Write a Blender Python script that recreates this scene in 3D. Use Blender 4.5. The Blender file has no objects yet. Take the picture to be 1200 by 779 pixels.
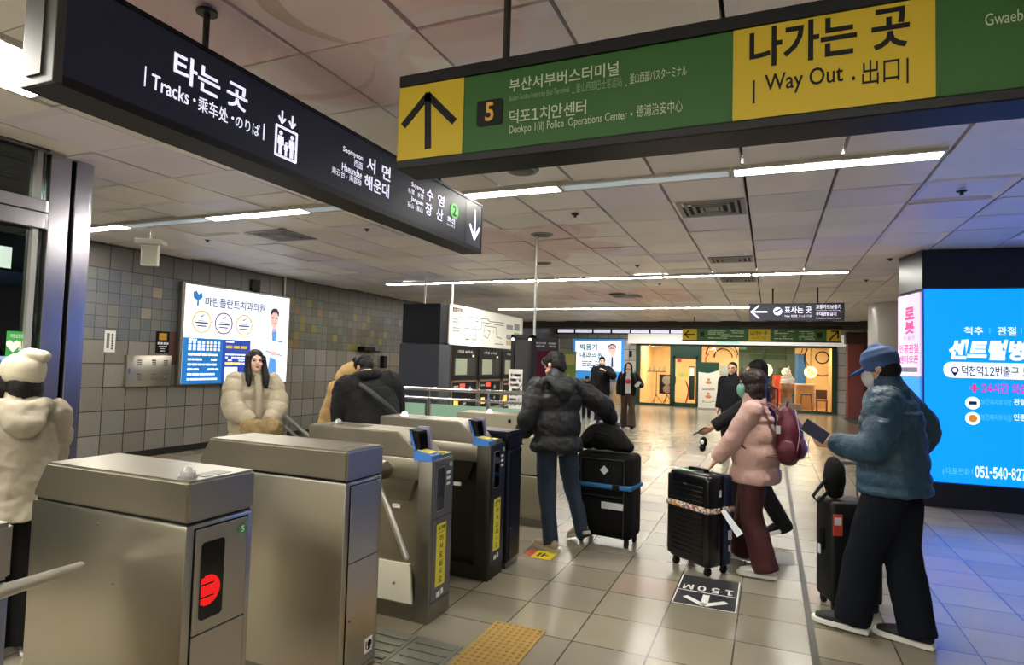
import bpy, bmesh, math, random
from math import pi, sin, cos, radians
from mathutils import Vector as V, Matrix, noise
random.seed(7)
SC = bpy.context.scene
COL = SC.collection

# ------------------------------------------------------------------ camera
CAMH = 1.58; FPX = 718.6
YAW, PITCH, ROLL = radians(-22.867), radians(2.78), radians(-1.634)
_fw = V((sin(YAW)*cos(PITCH), cos(YAW)*cos(PITCH), sin(PITCH)))
_rt = V((cos(YAW), -sin(YAW), 0)); _dn = _fw.cross(_rt)
RT = _rt*cos(ROLL) + _dn*sin(ROLL); DN = -_rt*sin(ROLL) + _dn*cos(ROLL)
cam = bpy.data.cameras.new('camera'); cam_o = bpy.data.objects.new('camera', cam); COL.objects.link(cam_o)
cam.sensor_width = 36; cam.lens = 36*FPX/1200; cam.clip_start = .05; cam.clip_end = 200
m = Matrix.Identity(4)
for i in range(3):
    m[i][0] = RT[i]; m[i][1] = -DN[i]; m[i][2] = -_fw[i]
m[2][3] = CAMH
cam_o.matrix_world = m
SC.camera = cam_o
# ------------------------------------------------------------------ world, exposure
w = bpy.data.worlds.new('world'); SC.world = w; w.use_nodes = True
w.node_tree.nodes['Background'].inputs[0].default_value = (.9, .95, 1, 1)
w.node_tree.nodes['Background'].inputs[1].default_value = .4
SC.view_settings.view_transform = 'Standard'; SC.view_settings.look = 'None'
SC.view_settings.exposure = 0.0; SC.view_settings.gamma = 1; SC.view_settings.use_curve_mapping = False
LAMP = 92.0        # strength of a lit ceiling diffuser
AD = 1.9           # strength of the big blue screens
CEIL = 3.1

# ------------------------------------------------------------------ photo rays -> points on the planes where things stand
def ray(x, y): return RT*((x-600)/FPX) + DN*((y-389.5)/FPX) + _fw
def _hit(x, y, ax, val):
    d = ray(x, y); o = V((0, 0, CAMH)); t = (val-o[ax])/d[ax]; return o+d*t
def atx(x, y, X): return _hit(x, y, 0, X)
def aty(x, y, Y): return _hit(x, y, 1, Y)
def atz(x, y, Z=0): return _hit(x, y, 2, Z)
def dep(x, y, d): return V((0, 0, CAMH)) + ray(x, y)*d

# ------------------------------------------------------------------ materials
def lin(c):
    if isinstance(c, str):
        c = [int(c[i:i+2], 16)/255 for i in (0, 2, 4)]
        return tuple(v/12.92 if v <= .04045 else ((v+.055)/1.055)**2.4 for v in c)
    return tuple(c)
MATS = {}
def mat(name, col, rough=.5, metal=0, emit=0, ecol=None, bump=0, bscale=60, spec=.5, var=0, vscale=4, alpha=1, sheen=0, coat=0, trans=0):
    if name in MATS: return MATS[name]
    M = bpy.data.materials.new(name); M.use_nodes = True; MATS[name] = M
    nt = M.node_tree; b = nt.nodes['Principled BSDF']; c = lin(col)
    b.inputs['Base Color'].default_value = (*c, 1); b.inputs['Roughness'].default_value = rough
    b.inputs['Metallic'].default_value = metal; b.inputs['Specular IOR Level'].default_value = spec
    b.inputs['Alpha'].default_value = alpha; b.inputs['Sheen Weight'].default_value = sheen
    b.inputs['Coat Weight'].default_value = coat; b.inputs['Transmission Weight'].default_value = trans
    if emit:
        b.inputs['Emission Color'].default_value = (*lin(ecol or col), 1); b.inputs['Emission Strength'].default_value = emit
    M.diffuse_color = (*c, 1)
    if bump or var:
        tc = nt.nodes.new('ShaderNodeTexCoord')
        if bump:
            n = nt.nodes.new('ShaderNodeTexNoise'); n.inputs['Scale'].default_value = bscale; n.inputs['Detail'].default_value = 3
            bp = nt.nodes.new('ShaderNodeBump'); bp.inputs['Strength'].default_value = bump; bp.inputs['Distance'].default_value = .01
            nt.links.new(tc.outputs['Object'], n.inputs['Vector']); nt.links.new(n.outputs['Fac'], bp.inputs['Height'])
            nt.links.new(bp.outputs['Normal'], b.inputs['Normal'])
        if var:
            n = nt.nodes.new('ShaderNodeTexNoise'); n.inputs['Scale'].default_value = vscale; n.inputs['Detail'].default_value = 4
            mr = nt.nodes.new('ShaderNodeMapRange'); mr.inputs['To Min'].default_value = 1-var; mr.inputs['To Max'].default_value = 1+var
            mx = nt.nodes.new('ShaderNodeMix'); mx.data_type = 'RGBA'; mx.blend_type = 'MULTIPLY'; mx.inputs[0].default_value = 1
            mx.inputs[6].default_value = (*c, 1)
            nt.links.new(tc.outputs['Object'], n.inputs['Vector']); nt.links.new(n.outputs['Fac'], mr.inputs['Value'])
            nt.links.new(mr.outputs[0], mx.inputs[7]); nt.links.new(mx.outputs[2], b.inputs['Base Color'])
    return M
def glass(name, tint, rough=.02, fac=.85):
    if name in MATS: return MATS[name]
    M = bpy.data.materials.new(name); M.use_nodes = True; MATS[name] = M
    nt = M.node_tree; nt.nodes.clear()
    o = nt.nodes.new('ShaderNodeOutputMaterial'); t = nt.nodes.new('ShaderNodeBsdfTransparent'); g = nt.nodes.new('ShaderNodeBsdfGlossy')
    f = nt.nodes.new('ShaderNodeFresnel'); f.inputs[0].default_value = 1.5
    mx = nt.nodes.new('ShaderNodeMixShader'); ad = nt.nodes.new('ShaderNodeMath'); ad.operation = 'ADD'; ad.inputs[1].default_value = 1-fac-.04; ad.use_clamp = True
    t.inputs[0].default_value = (*lin(tint), 1); g.inputs['Roughness'].default_value = rough
    nt.links.new(f.outputs[0], ad.inputs[0]); nt.links.new(ad.outputs[0], mx.inputs[0])
    nt.links.new(t.outputs[0], mx.inputs[1]); nt.links.new(g.outputs[0], mx.inputs[2]); nt.links.new(mx.outputs[0], o.inputs[0])
    return M
def steel(name, col='b9b4a6', rough=.32, streak=.03):
    if name in MATS: return MATS[name]
    M = mat(name, col, rough, 1); nt = M.node_tree; b = nt.nodes['Principled BSDF']
    tc = nt.nodes.new('ShaderNodeTexCoord'); mp = nt.nodes.new('ShaderNodeMapping'); mp.inputs['Scale'].default_value = (3, 3, 90)
    n = nt.nodes.new('ShaderNodeTexNoise'); n.inputs['Scale'].default_value = 3; n.inputs['Detail'].default_value = 3
    mr = nt.nodes.new('ShaderNodeMapRange'); mr.inputs['To Min'].default_value = rough-streak; mr.inputs['To Max'].default_value = rough+streak
    nt.links.new(tc.outputs['Object'], mp.inputs[0]); nt.links.new(mp.outputs[0], n.inputs['Vector'])
    nt.links.new(n.outputs['Fac'], mr.inputs['Value']); nt.links.new(mr.outputs[0], b.inputs['Roughness'])
    return M
STEEL = steel('brushed_steel'); STEELD = steel('dull_steel', '8e8a80', .4); CHROME = mat('polished_steel', 'd8d8dc', .12, 1)
MIRROR = mat('mirror_steel', 'c4c2c8', .08, 1)
BLACK = mat('black_plastic', '060607', .5, spec=.2); NAVY = mat('navy_panel', '0c101a', .45, spec=.3); WHITE = mat('white_paint', 'e6e4de', .5)
RUBBER = mat('black_rubber', '0a0a0a', .8); GREYP = mat('grey_paint', '8b8b88', .5); BGLASS = mat('black_glass', '030304', .06)
SKIN = mat('skin', 'c99a80', .55); SKIN2 = mat('pale_skin', 'd9b09a', .55); HAIR = mat('dark_hair', '0c0908', .6, spec=.25, bump=.5, bscale=90); HAIRB = mat('brown_hair', '251713', .5, spec=.35, bump=.5, bscale=90)
LIP = mat('lips', '9a4a45', .5); EYE = mat('eye_dark', '120c0a', .2)

# ------------------------------------------------------------------ objects
_ts = bpy.data.scenes.new('scratch')     # scratch scene used to evaluate single text / remesh objects quickly
def evaluate(o):
    _ts.collection.objects.link(o); vl = _ts.view_layers[0]; vl.update(); dg = vl.depsgraph
    me = bpy.data.meshes.new_from_object(o.evaluated_get(dg)); bpy.data.objects.remove(o)
    return me
WM = {}
def tag(o, label=None, cat=None, group=None, kind=None):
    if label: o['label'] = label
    if cat: o['category'] = cat
    if group: o['group'] = group
    if kind: o['kind'] = kind
    return o
def thing(name, label, cat, loc=(0, 0, 0), rz=0, group=None):
    o = bpy.data.objects.new(name, None); COL.objects.link(o); o.empty_display_size = .1
    o.location = loc; o.rotation_euler = (0, 0, rz)
    WM[o] = Matrix.Translation(V(loc)) @ Matrix.Rotation(rz, 4, 'Z')
    return tag(o, label, cat, group)
def link(name, me, parent=None, local=False):
    o = bpy.data.objects.new(name, me); COL.objects.link(o)
    if parent is not None:
        o.parent = parent; W = WM[parent]; WM[o] = W
        if not local: me.transform(W.inverted())
    else:
        if not local and me.vertices:
            xs = [v.co for v in me.vertices]
            c = V(((min(p.x for p in xs)+max(p.x for p in xs))/2, (min(p.y for p in xs)+max(p.y for p in xs))/2, min(p.z for p in xs)))
            me.transform(Matrix.Translation(-c)); o.location = c; WM[o] = Matrix.Translation(c)
        else: WM[o] = Matrix.Identity(4)
    return o
def copytree(o, parent=None):
    c = o.copy(); COL.objects.link(c)
    if parent: c.parent = parent
    for ch in list(o.children): copytree(ch, c)
    return c
class MB:
    def __init__(s, T=None): s.bm = bmesh.new(); s.T = T; s.mats = []; s.cur = 0
    def m(s, mt):
        if mt not in s.mats: s.mats.append(mt)
        s.cur = s.mats.index(mt); return s
    def _fin(s, vs, M=None, T=True):
        vs = list(vs)
        if M is not None: bmesh.ops.transform(s.bm, matrix=M, verts=vs)
        fs = set(f for v in vs for f in v.link_faces)
        for f in fs: f.material_index = s.cur
        return s
    def box(s, x0, x1, y0, y1, z0, z1, bev=0, M=None, seg=2):
        r = bmesh.ops.create_cube(s.bm, size=1); vs = r['verts']
        T = Matrix.Translation(((x0+x1)/2, (y0+y1)/2, (z0+z1)/2)) @ Matrix.Diagonal((abs(x1-x0), abs(y1-y0), abs(z1-z0), 1))
        bmesh.ops.transform(s.bm, matrix=T, verts=vs)
        if bev:
            es = list(set(e for v in vs for e in v.link_edges))
            r = bmesh.ops.bevel(s.bm, geom=es+vs, offset=bev, segments=seg, affect='EDGES', profile=.5)
            vs = list(set(r['verts']) | set(v for v in vs if v.is_valid))
            fs = set(f for v in vs for f in v.link_faces); vs = list(set(v for f in fs for v in f.verts))
        return s._fin(vs, M)
    def cyl(s, p0, p1, r0, r1=None, n=14, caps=True, M=None):
        p0 = V(p0); p1 = V(p1); d = p1-p0; L = d.length
        r = bmesh.ops.create_cone(s.bm, cap_ends=caps, segments=n, radius1=r0, radius2=r0 if r1 is None else r1, depth=L)
        T = Matrix.Translation((p0+p1)/2) @ d.to_track_quat('Z', 'Y').to_matrix().to_4x4()
        if M is not None: T = M @ T
        return s._fin(r['verts'], T)
    def sph(s, c, r, M=None, u=16, v=10):
        if not hasattr(r, '__len__'): r = (r, r, r)
        q = bmesh.ops.create_uvsphere(s.bm, u_segments=u, v_segments=v, radius=1)
        T = Matrix.Translation(V(c)) @ Matrix.Diagonal((*r, 1))
        if M is not None: T = M @ T
        return s._fin(q['verts'], T)
    def prism(s, pts, vec, M=None):
        a = [s.bm.verts.new(V(p)) for p in pts]; b = [s.bm.verts.new(V(p)+V(vec)) for p in pts]; n = len(pts)
        fs = [s.bm.faces.new(a[::-1]), s.bm.faces.new(b)]
        for i in range(n): fs.append(s.bm.faces.new((a[i], a[(i+1) % n], b[(i+1) % n], b[i])))
        bmesh.ops.recalc_face_normals(s.bm, faces=fs)
        return s._fin(a+b, M)
    def limb(s, pts, rad, n=14, side=(1, 0, 0), sub=1, puff=0, npuff=0, cap=True, M=None):
        """tapered elliptical tube along a smooth path; rad entries r or (r_side, r_other)"""
        P = [V(p) for p in pts]; Rr = [(r, r) if not hasattr(r, '__len__') else tuple(r) for r in rad]
        if sub > 1:
            Q = []; S = []
            for i in range(len(P)-1):
                p0 = P[max(i-1, 0)]; p1 = P[i]; p2 = P[i+1]; p3 = P[min(i+2, len(P)-1)]
                for k in range(sub):
                    t = k/sub; t2 = t*t; t3 = t2*t
                    Q.append(.5*((2*p1)+(p2-p0)*t+(2*p0-5*p1+4*p2-p3)*t2+(3*p1-p0-3*p2+p3)*t3))
                    u = t*t*(3-2*t); S.append(tuple(Rr[i][j]*(1-u)+Rr[i+1][j]*u for j in (0, 1)))
            Q.append(P[-1]); S.append(Rr[-1]); P, Rr = Q, S
        if puff:
            T = len(P)-1
            Rr = [(a*(1+puff*(abs(sin(pi*npuff*i/T))**.6-.5)), b*(1+puff*(abs(sin(pi*npuff*i/T))**.6-.5))) for i, (a, b) in enumerate(Rr)]
        side = V(side); rings = []; vs = []
        N = len(P)
        def ring(c, u, v, a, b):
            return [s.bm.verts.new(c+u*(a*cos(2*pi*k/n))+v*(b*sin(2*pi*k/n))) for k in range(n)]
        fr = []
        for i in range(N):
            t = (P[min(i+1, N-1)]-P[max(i-1, 0)]).normalized()
            u = side-t*side.dot(t)
            if u.length < .05: u = t.orthogonal()
            u.normalize(); fr.append((t, u, t.cross(u)))
        if not isinstance(cap, tuple): cap = (cap, cap)
        if cap[0]:
            t, u, v = fr[0]; a, b = Rr[0]
            for q in (.35, .75): rings.append(ring(P[0]-t*min(a, b)*.8*cos(q*pi/2), u, v, a*sin(q*pi/2), b*sin(q*pi/2)))
        for i in range(N): rings.append(ring(P[i], fr[i][1], fr[i][2], *Rr[i]))
        if cap[1]:
            t, u, v = fr[-1]; a, b = Rr[-1]
            for q in (.75, .35): rings.append(ring(P[-1]+t*min(a, b)*.8*cos(q*pi/2), u, v, a*sin(q*pi/2), b*sin(q*pi/2)))
        fs = []
        for A, B in zip(rings, rings[1:]):
            for k in range(n): fs.append(s.bm.faces.new((A[k], A[(k+1) % n], B[(k+1) % n], B[k])))
        fs.append(s.bm.faces.new(rings[0][::-1])); fs.append(s.bm.faces.new(rings[-1]))
        return s._fin([v for r in rings for v in r], M)
    def tube(s, pts, r, n=8, M=None): return s.limb(pts, [r]*len(pts), n=n, side=(.31, .72, .62), cap=False, M=M)
    def ring3(s, c, u, v, r, w, n=28):
        """flat torus-like tube ring"""
        c, u, v = V(c), V(u), V(v); P = [c+u*(r*cos(2*pi*k/n))+v*(r*sin(2*pi*k/n)) for k in range(n)]
        nn = u.cross(v).normalized(); rr = []
        for k in range(n):
            d = (P[k]-c).normalized(); rr.append([s.bm.verts.new(P[k]+d*(w*cos(a))+nn*(w*sin(a))) for a in [2*pi*j/6 for j in range(6)]])
        for k in range(n):
            A, B = rr[k], rr[(k+1) % n]
            for j in range(6): s.bm.faces.new((A[j], A[(j+1) % 6], B[(j+1) % 6], B[j]))
        return s._fin([x for r_ in rr for x in r_])
    def build(s, name, mt=None, parent=None, smooth=False, local=False, bevel=0):
        me = bpy.data.meshes.new(name)
        if s.T is not None: bmesh.ops.transform(s.bm, matrix=s.T, verts=s.bm.verts[:])
        s.bm.normal_update(); s.bm.to_mesh(me); s.bm.free()
        for mm in (s.mats if s.mats else [mt]): me.materials.append(mm)
        if smooth:
            me.polygons.foreach_set('use_smooth', [True]*len(me.polygons))
            try: me.set_sharp_from_angle(angle=radians(40))
            except Exception: pass
        return link(name, me, parent, local)
    def blend(s, name, mt, parent=None, vox=.01, smooth=4, wr=0, wscale=9, local=False):
        """voxel-unite everything into one smooth skin"""
        me = bpy.data.meshes.new(name)
        if s.T is not None: bmesh.ops.transform(s.bm, matrix=s.T, verts=s.bm.verts[:])
        bmesh.ops.recalc_face_normals(s.bm, faces=s.bm.faces[:])
        s.bm.to_mesh(me); s.bm.free()
        o = bpy.data.objects.new('tmp', me)
        r = o.modifiers.new('r', 'REMESH'); r.mode = 'VOXEL'; r.voxel_size = vox; r.use_smooth_shade = True
        if smooth:
            q = o.modifiers.new('s', 'SMOOTH'); q.factor = .5; q.iterations = smooth
        nm = evaluate(o); bpy.data.meshes.remove(me)
        nm.name = name; nm.materials.clear(); nm.materials.append(mt)
        if wr:
            off = V((random.random()*50, random.random()*50, 0))
            n_ = len(nm.vertices); co = [0.0]*(3*n_); no = [0.0]*(3*n_)
            nm.vertices.foreach_get('co', co); nm.vertices.foreach_get('normal', no)
            for i in range(0, 3*n_, 3):
                p = V((co[i], co[i+1], co[i+2]))*wscale+off; h = wr*(noise.noise(V((p.x, p.y, p.z*.8)))+.5*noise.noise(p*2.1))
                co[i] += no[i]*h; co[i+1] += no[i+1]*h; co[i+2] += no[i+2]*h
            nm.vertices.foreach_set('co', co); nm.update()
        nm.polygons.foreach_set('use_smooth', [True]*len(nm.polygons))
        return link(name, nm, parent, local)

# ------------------------------------------------------------------ flat faces: signs, posters, stickers
class Pl:
    def __init__(s, O, ua): s.O = V(O); s.ua = V(ua).normalized(); s.va = V((0, 0, 1)); s.n = s.ua.cross(s.va)
    def P(s, u, v, w=0): return s.O+s.ua*u+s.va*v+s.n*w
    def uv(s, x, y):
        d = ray(x, y); o = V((0, 0, CAMH)); t = (s.O-o).dot(s.n)/d.dot(s.n); p = o+d*t-s.O
        return p.dot(s.ua), p.dot(s.va)
    def mat(s, w=0):
        M = Matrix.Identity(4); o = s.P(0, 0, w)
        for i in range(3): M[i][0] = s.ua[i]; M[i][1] = s.va[i]; M[i][2] = s.n[i]; M[i][3] = o[i]
        return M
    def poly(s, mb, pts, w0=.001, w1=.003): mb.prism([s.P(u, v, w0) for u, v in pts], s.n*(w1-w0)); return mb
    def rect(s, mb, u0, v0, u1, v1, w0=.001, w1=.003, r=0):
        if r:
            pts = []
            for cx, cy, a in ((u1-r, v1-r, 0), (u0+r, v1-r, 90), (u0+r, v0+r, 180), (u1-r, v0+r, 270)):
                for k in range(5): t = radians(a+k*22.5); pts.append((cx+r*cos(t), cy+r*sin(t)))
            return s.poly(mb, pts, w0, w1)
        return s.poly(mb, [(u0, v0), (u1, v0), (u1, v1), (u0, v1)], w0, w1)
    def disc(s, mb, u, v, r, w0=.001, w1=.003, n=24, ry=None):
        return s.poly(mb, [(u+r*cos(2*pi*k/n), v+(ry or r)*sin(2*pi*k/n)) for k in range(n)], w0, w1)
    def ring(s, mb, u, v, r, t, w0=.001, w1=.003, n=28, a0=0, a1=360):
        for k in range(n):
            a, b = radians(a0+(a1-a0)*k/n), radians(a0+(a1-a0)*(k+1)/n)
            s.poly(mb, [(u+(r-t)*cos(a), v+(r-t)*sin(a)), (u+r*cos(a), v+r*sin(a)), (u+r*cos(b), v+r*sin(b)), (u+(r-t)*cos(b), v+(r-t)*sin(b))], w0, w1)
        return mb
    def stroke(s, mb, pts, t, w0=.001, w1=.003):
        for a, b in zip(pts, pts[1:]):
            a = V(a); b = V(b); d = (b-a).normalized(); q = V((-d.y, d.x))*t/2; e = d*t*.2
            s.poly(mb, [a-e-q, b+e-q, b+e+q, a-e+q], w0, w1)
        return mb
    def text(s, body, u0, v0, u1, v1, mt, parent, bold=0, shear=0, w=.0035, keep=False, name='lettering', th=.0006, lines=None):
        if any('０' <= ch <= '９' or ch == '－' for ch in body) and len(body) > 1: return s.packed(body, u0, v0, u1, v1, mt, parent, bold, w, name)
        cu = bpy.data.curves.new('t', 'FONT'); cu.body = body; cu.size = 1; cu.offset = bold; cu.shear = shear; cu.align_x = 'LEFT'
        cu.resolution_u = 3; cu.extrude = 0
        me = evaluate(bpy.data.objects.new('t', cu)); bpy.data.curves.remove(cu)
        if not me.vertices: return None
        xs = [v.co.x for v in me.vertices]; ys = [v.co.y for v in me.vertices]
        x0, x1, y0, y1 = min(xs), max(xs), min(ys), max(ys)
        sx = (u1-u0)/max(x1-x0, 1e-6); sy = (v1-v0)/max(y1-y0, 1e-6)
        if keep: sx = sy = min(sx, sy)
        me.transform(s.mat(w) @ Matrix.Translation((u0, v0, 0)) @ Matrix.Diagonal((sx, sy, 1, 1)) @ Matrix.Translation((-x0, -y0, 0)))
        me.materials.clear(); me.materials.append(mt); me.name = name
        return link(name, me, parent)
    def packed(s, body, u0, v0, u1, v1, mt, parent, bold, w, name):
        """one mesh of glyphs set close together (wide digits keep the same face as the Hangul)"""
        bm = bmesh.new(); x = 0; top = 1e-6
        for ch in body:
            if ch == ' ': x += .3; continue
            cu = bpy.data.curves.new('t', 'FONT'); cu.body = ch; cu.size = 1; cu.offset = bold; cu.resolution_u = 3
            me = evaluate(bpy.data.objects.new('t', cu)); bpy.data.curves.remove(cu)
            xs = [v.co.x for v in me.vertices]; k = .5 if ch == '－' else 1
            me.transform(Matrix.Translation((x, 0, 0)) @ Matrix.Diagonal((k, 1, 1, 1)) @ Matrix.Translation((-min(xs), 0, 0)))
            x += (max(xs)-min(xs))*k+.09; bm.from_mesh(me); bpy.data.meshes.remove(me)
        me = bpy.data.meshes.new(name); bm.to_mesh(me); bm.free()
        ys = [v.co.y for v in me.vertices]; y0, y1 = min(ys), max(ys); x -= .09
        me.transform(s.mat(w) @ Matrix.Translation((u0, v0, 0)) @ Matrix.Diagonal(((u1-u0)/x, (v1-v0)/(y1-y0), 1, 1)) @ Matrix.Translation((0, -y0, 0)))
        me.materials.append(mt); return link(name, me, parent)
    def ptext(s, body, a, b, mt, parent, **k):
        """text between two photo points: lower-left a, upper-right b"""
        (u0, v0), (u1, v1) = s.uv(*a), s.uv(*b); return s.text(body, u0, v0, u1, v1, mt, parent, **k)
def tick_lines(pl, mb, u0, v0, u1, v1, n, dens=.7, seed=1, h=.55):
    """rows of tiny word-like dashes (print too small to read)"""
    r = random.Random(seed); dv = (v1-v0)/n
    for i in range(n):
        v = v1-dv*(i+.5); u = u0
        while u < u1-.1*(u1-u0):
            L = (u1-u0)*r.uniform(.08, .25); e = min(u+L, u1)
            if r.random() < dens: pl.rect(mb, u, v-dv*h/2, e, v+dv*h/2)
            u = e+(u1-u0)*.025
    return mb
# ================================================================== THE SETTING
class NB:
    """tiny node-math helper"""
    def __init__(s, M): s.nt = M.node_tree; s.L = s.nt.links
    def n(s, t, **k):
        x = s.nt.nodes.new(t)
        for a, b in k.items(): setattr(x, a, b)
        return x
    def ma(s, op, a, b=None, clamp=False):
        x = s.n('ShaderNodeMath', operation=op, use_clamp=clamp)
        for i, v in enumerate((a, b)):
            if v is None: continue
            if isinstance(v, (int, float)): x.inputs[i].default_value = v
            else: s.L.new(v, x.inputs[i])
        return x.outputs[0]
    def mix(s, f, a, b, blend='MIX'):
        x = s.n('ShaderNodeMix', data_type='RGBA', blend_type=blend)
        for i, v in ((0, f), (6, a), (7, b)):
            if isinstance(v, (int, float)): x.inputs[i].default_value = v
            elif isinstance(v, tuple): x.inputs[i].default_value = (*v[:3], 1)
            else: s.L.new(v, x.inputs[i])
        return x.outputs[2]
    def comb(s, a, b, c=0):
        x = s.n('ShaderNodeCombineXYZ')
        for i, v in enumerate((a, b, c)):
            if isinstance(v, (int, float)): x.inputs[i].default_value = v
            else: s.L.new(v, x.inputs[i])
        return x.outputs[0]
    def pos(s):
        g = s.n('ShaderNodeNewGeometry'); x = s.n('ShaderNodeSeparateXYZ'); s.L.new(g.outputs['Position'], x.inputs[0]); return x.outputs
    def noise(s, vec, scale, detail=3):
        x = s.n('ShaderNodeTexNoise'); x.inputs['Scale'].default_value = scale; x.inputs['Detail'].default_value = detail
        s.L.new(vec, x.inputs['Vector']); return x.outputs['Fac']
    def white(s, vec):
        x = s.n('ShaderNodeTexWhiteNoise', noise_dimensions='3D'); s.L.new(vec, x.inputs['Vector']); return x.outputs
    def ramp(s, f, stops, interp='CONSTANT'):
        x = s.n('ShaderNodeValToRGB'); x.color_ramp.interpolation = interp; e = x.color_ramp.elements
        while len(e) < len(stops): e.new(.5)
        for q, (p, c) in zip(e, stops): q.position = p; q.color = (*lin(c), 1)
        s.L.new(f, x.inputs[0]); return x.outputs[0]

def floor_mat():
    M = mat('floor_tiles', 'a39c8c', .2, spec=.45); b = M.node_tree.nodes['Principled BSDF']; N = NB(M)
    x, y, z = N.pos()[:3]
    P = .4275
    u = N.ma('DIVIDE', N.ma('ADD', x, .178+P*40), P); v = N.ma('DIVIDE', N.ma('ADD', y, -4.313+P*40), P)
    cell = N.comb(N.ma('FLOOR', u), N.ma('FLOOR', v)); wn = N.white(cell)
    tint = N.ramp(wn[0], [(0, '8b8475'), (.3, '857f6e'), (.55, '918977'), (.8, '938274'), (.93, '7f7968')])
    fu = N.ma('FRACT', u); fv = N.ma('FRACT', v); g = .011
    d = N.ma('MINIMUM', N.ma('MINIMUM', fu, N.ma('SUBTRACT', 1, fu)), N.ma('MINIMUM', fv, N.ma('SUBTRACT', 1, fv)))
    gr = N.ma('LESS_THAN', d, g)
    nz = N.noise(N.comb(x, y, z), 3.0, 5); sp = N.noise(N.comb(x, y, z), 180, 2)
    k = N.ma('ADD', N.ma('MULTIPLY', nz, .22), N.ma('MULTIPLY', sp, .12)); k = N.ma('ADD', k, .83)
    c = N.mix(1.0, tint, N.comb(k, k, k), 'MULTIPLY')
    c = N.mix(gr, c, lin('4d463a'))
    N.L.new(c, b.inputs['Base Color'])
    r = N.ma('ADD', N.ma('MULTIPLY', nz, .1), .165); N.L.new(r, b.inputs['Roughness'])
    bp = N.n('ShaderNodeBump'); bp.inputs['Strength'].default_value = .35; bp.inputs['Distance'].default_value = .004
    tl = N.ma('MULTIPLY', N.ma('SUBTRACT', N.ma('MULTIPLY', fu, N.ma('SUBTRACT', wn[0], .5)), 0), .6)
    hh = N.ma('SUBTRACT', tl, gr); N.L.new(hh, bp.inputs['Height']); N.L.new(bp.outputs[0], b.inputs['Normal'])
    return M
b = MB(); b.box(-10.5, 8, -9, 31, -.1, 0); tag(b.build('floor', floor_mat()), kind='structure')

def ceil_mat(name, base):
    M = mat(name, base, .42); b = M.node_tree.nodes['Principled BSDF']; N = NB(M)
    x, y, z = N.pos()[:3]
    px = N.ma('FLOOR', N.ma('DIVIDE', N.ma('ADD', x, 66.2), .66)); py = N.ma('FLOOR', N.ma('DIVIDE', N.ma('ADD', y, 66.65), .671))
    wn = N.white(N.comb(px, py))[0]
    nz = N.noise(N.comb(x, y, z), 1.3, 4)
    k = N.ma('ADD', N.ma('ADD', N.ma('MULTIPLY', wn, .10), N.ma('MULTIPLY', nz, .16)), .86)
    c = N.mix(1.0, lin(base), N.comb(k, k, k), 'MULTIPLY')
    # faded pink flower murals printed on the panels
    for cx, cy, r in ((-2.0, 1.9, 1.25), (-2.9, 7.3, 1.35), (-3.0, 13.3, 1.9)):
        dx = N.ma('SUBTRACT', x, cx); dy = N.ma('SUBTRACT', y, cy)
        rr = N.ma('SQRT', N.ma('ADD', N.ma('MULTIPLY', dx, dx), N.ma('MULTIPLY', dy, dy)))
        an = N.ma('ARCTAN2', dy, dx)
        for ph, f, col in ((0, .75, 'e2c2c4'), (.6, .6, 'd6b0b0')):
            pet = N.ma('ADD', N.ma('MULTIPLY', N.ma('ABSOLUTE', N.ma('SINE', N.ma('ADD', N.ma('MULTIPLY', an, 2.5), ph))), r*.5), r*.45)
            inside = N.ma('MULTIPLY', N.ma('SUBTRACT', pet, rr), 14, True)
            edge = N.ma('ADD', .55, N.ma('MULTIPLY', N.ma('DIVIDE', rr, r), .4))
            c = N.mix(N.ma('MULTIPLY', N.ma('MULTIPLY', inside, edge), f), c, lin(col))
    for cx, cy, r0, w_, ox, oy, col in ((-1.75, 2.05, .34, .10, .05, .05, 'bda487'), (-1.95, 2.2, .42, .07, -.06, .02, 'd8cfc6'), (-2.35, 2.35, .5, .05, .05, -.05, 'c9aca2'), (-1.35, 2.75, .5, .06, .0, .06, 'e2d6da')):
        dx = N.ma('SUBTRACT', x, cx); dy = N.ma('SUBTRACT', y, cy); d1 = N.ma('SQRT', N.ma('ADD', N.ma('MULTIPLY', dx, dx), N.ma('MULTIPLY', dy, dy)))
        ex = N.ma('SUBTRACT', x, cx+ox); ey = N.ma('SUBTRACT', y, cy+oy); d2 = N.ma('SQRT', N.ma('ADD', N.ma('MULTIPLY', ex, ex), N.ma('MULTIPLY', ey, ey)))
        cres = N.ma('MULTIPLY', N.ma('LESS_THAN', d1, r0), N.ma('GREATER_THAN', d2, r0-w_*.4)); c = N.mix(N.ma('MULTIPLY', cres, .7), c, lin(col))
    N.L.new(c, b.inputs['Base Color'])
    bp = N.n('ShaderNodeBump'); bp.inputs['Strength'].default_value = .25; bp.inputs['Distance'].default_value = .05
    N.L.new(nz, bp.inputs['Height']); N.L.new(bp.outputs[0], b.inputs['Normal'])
    return M
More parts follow.
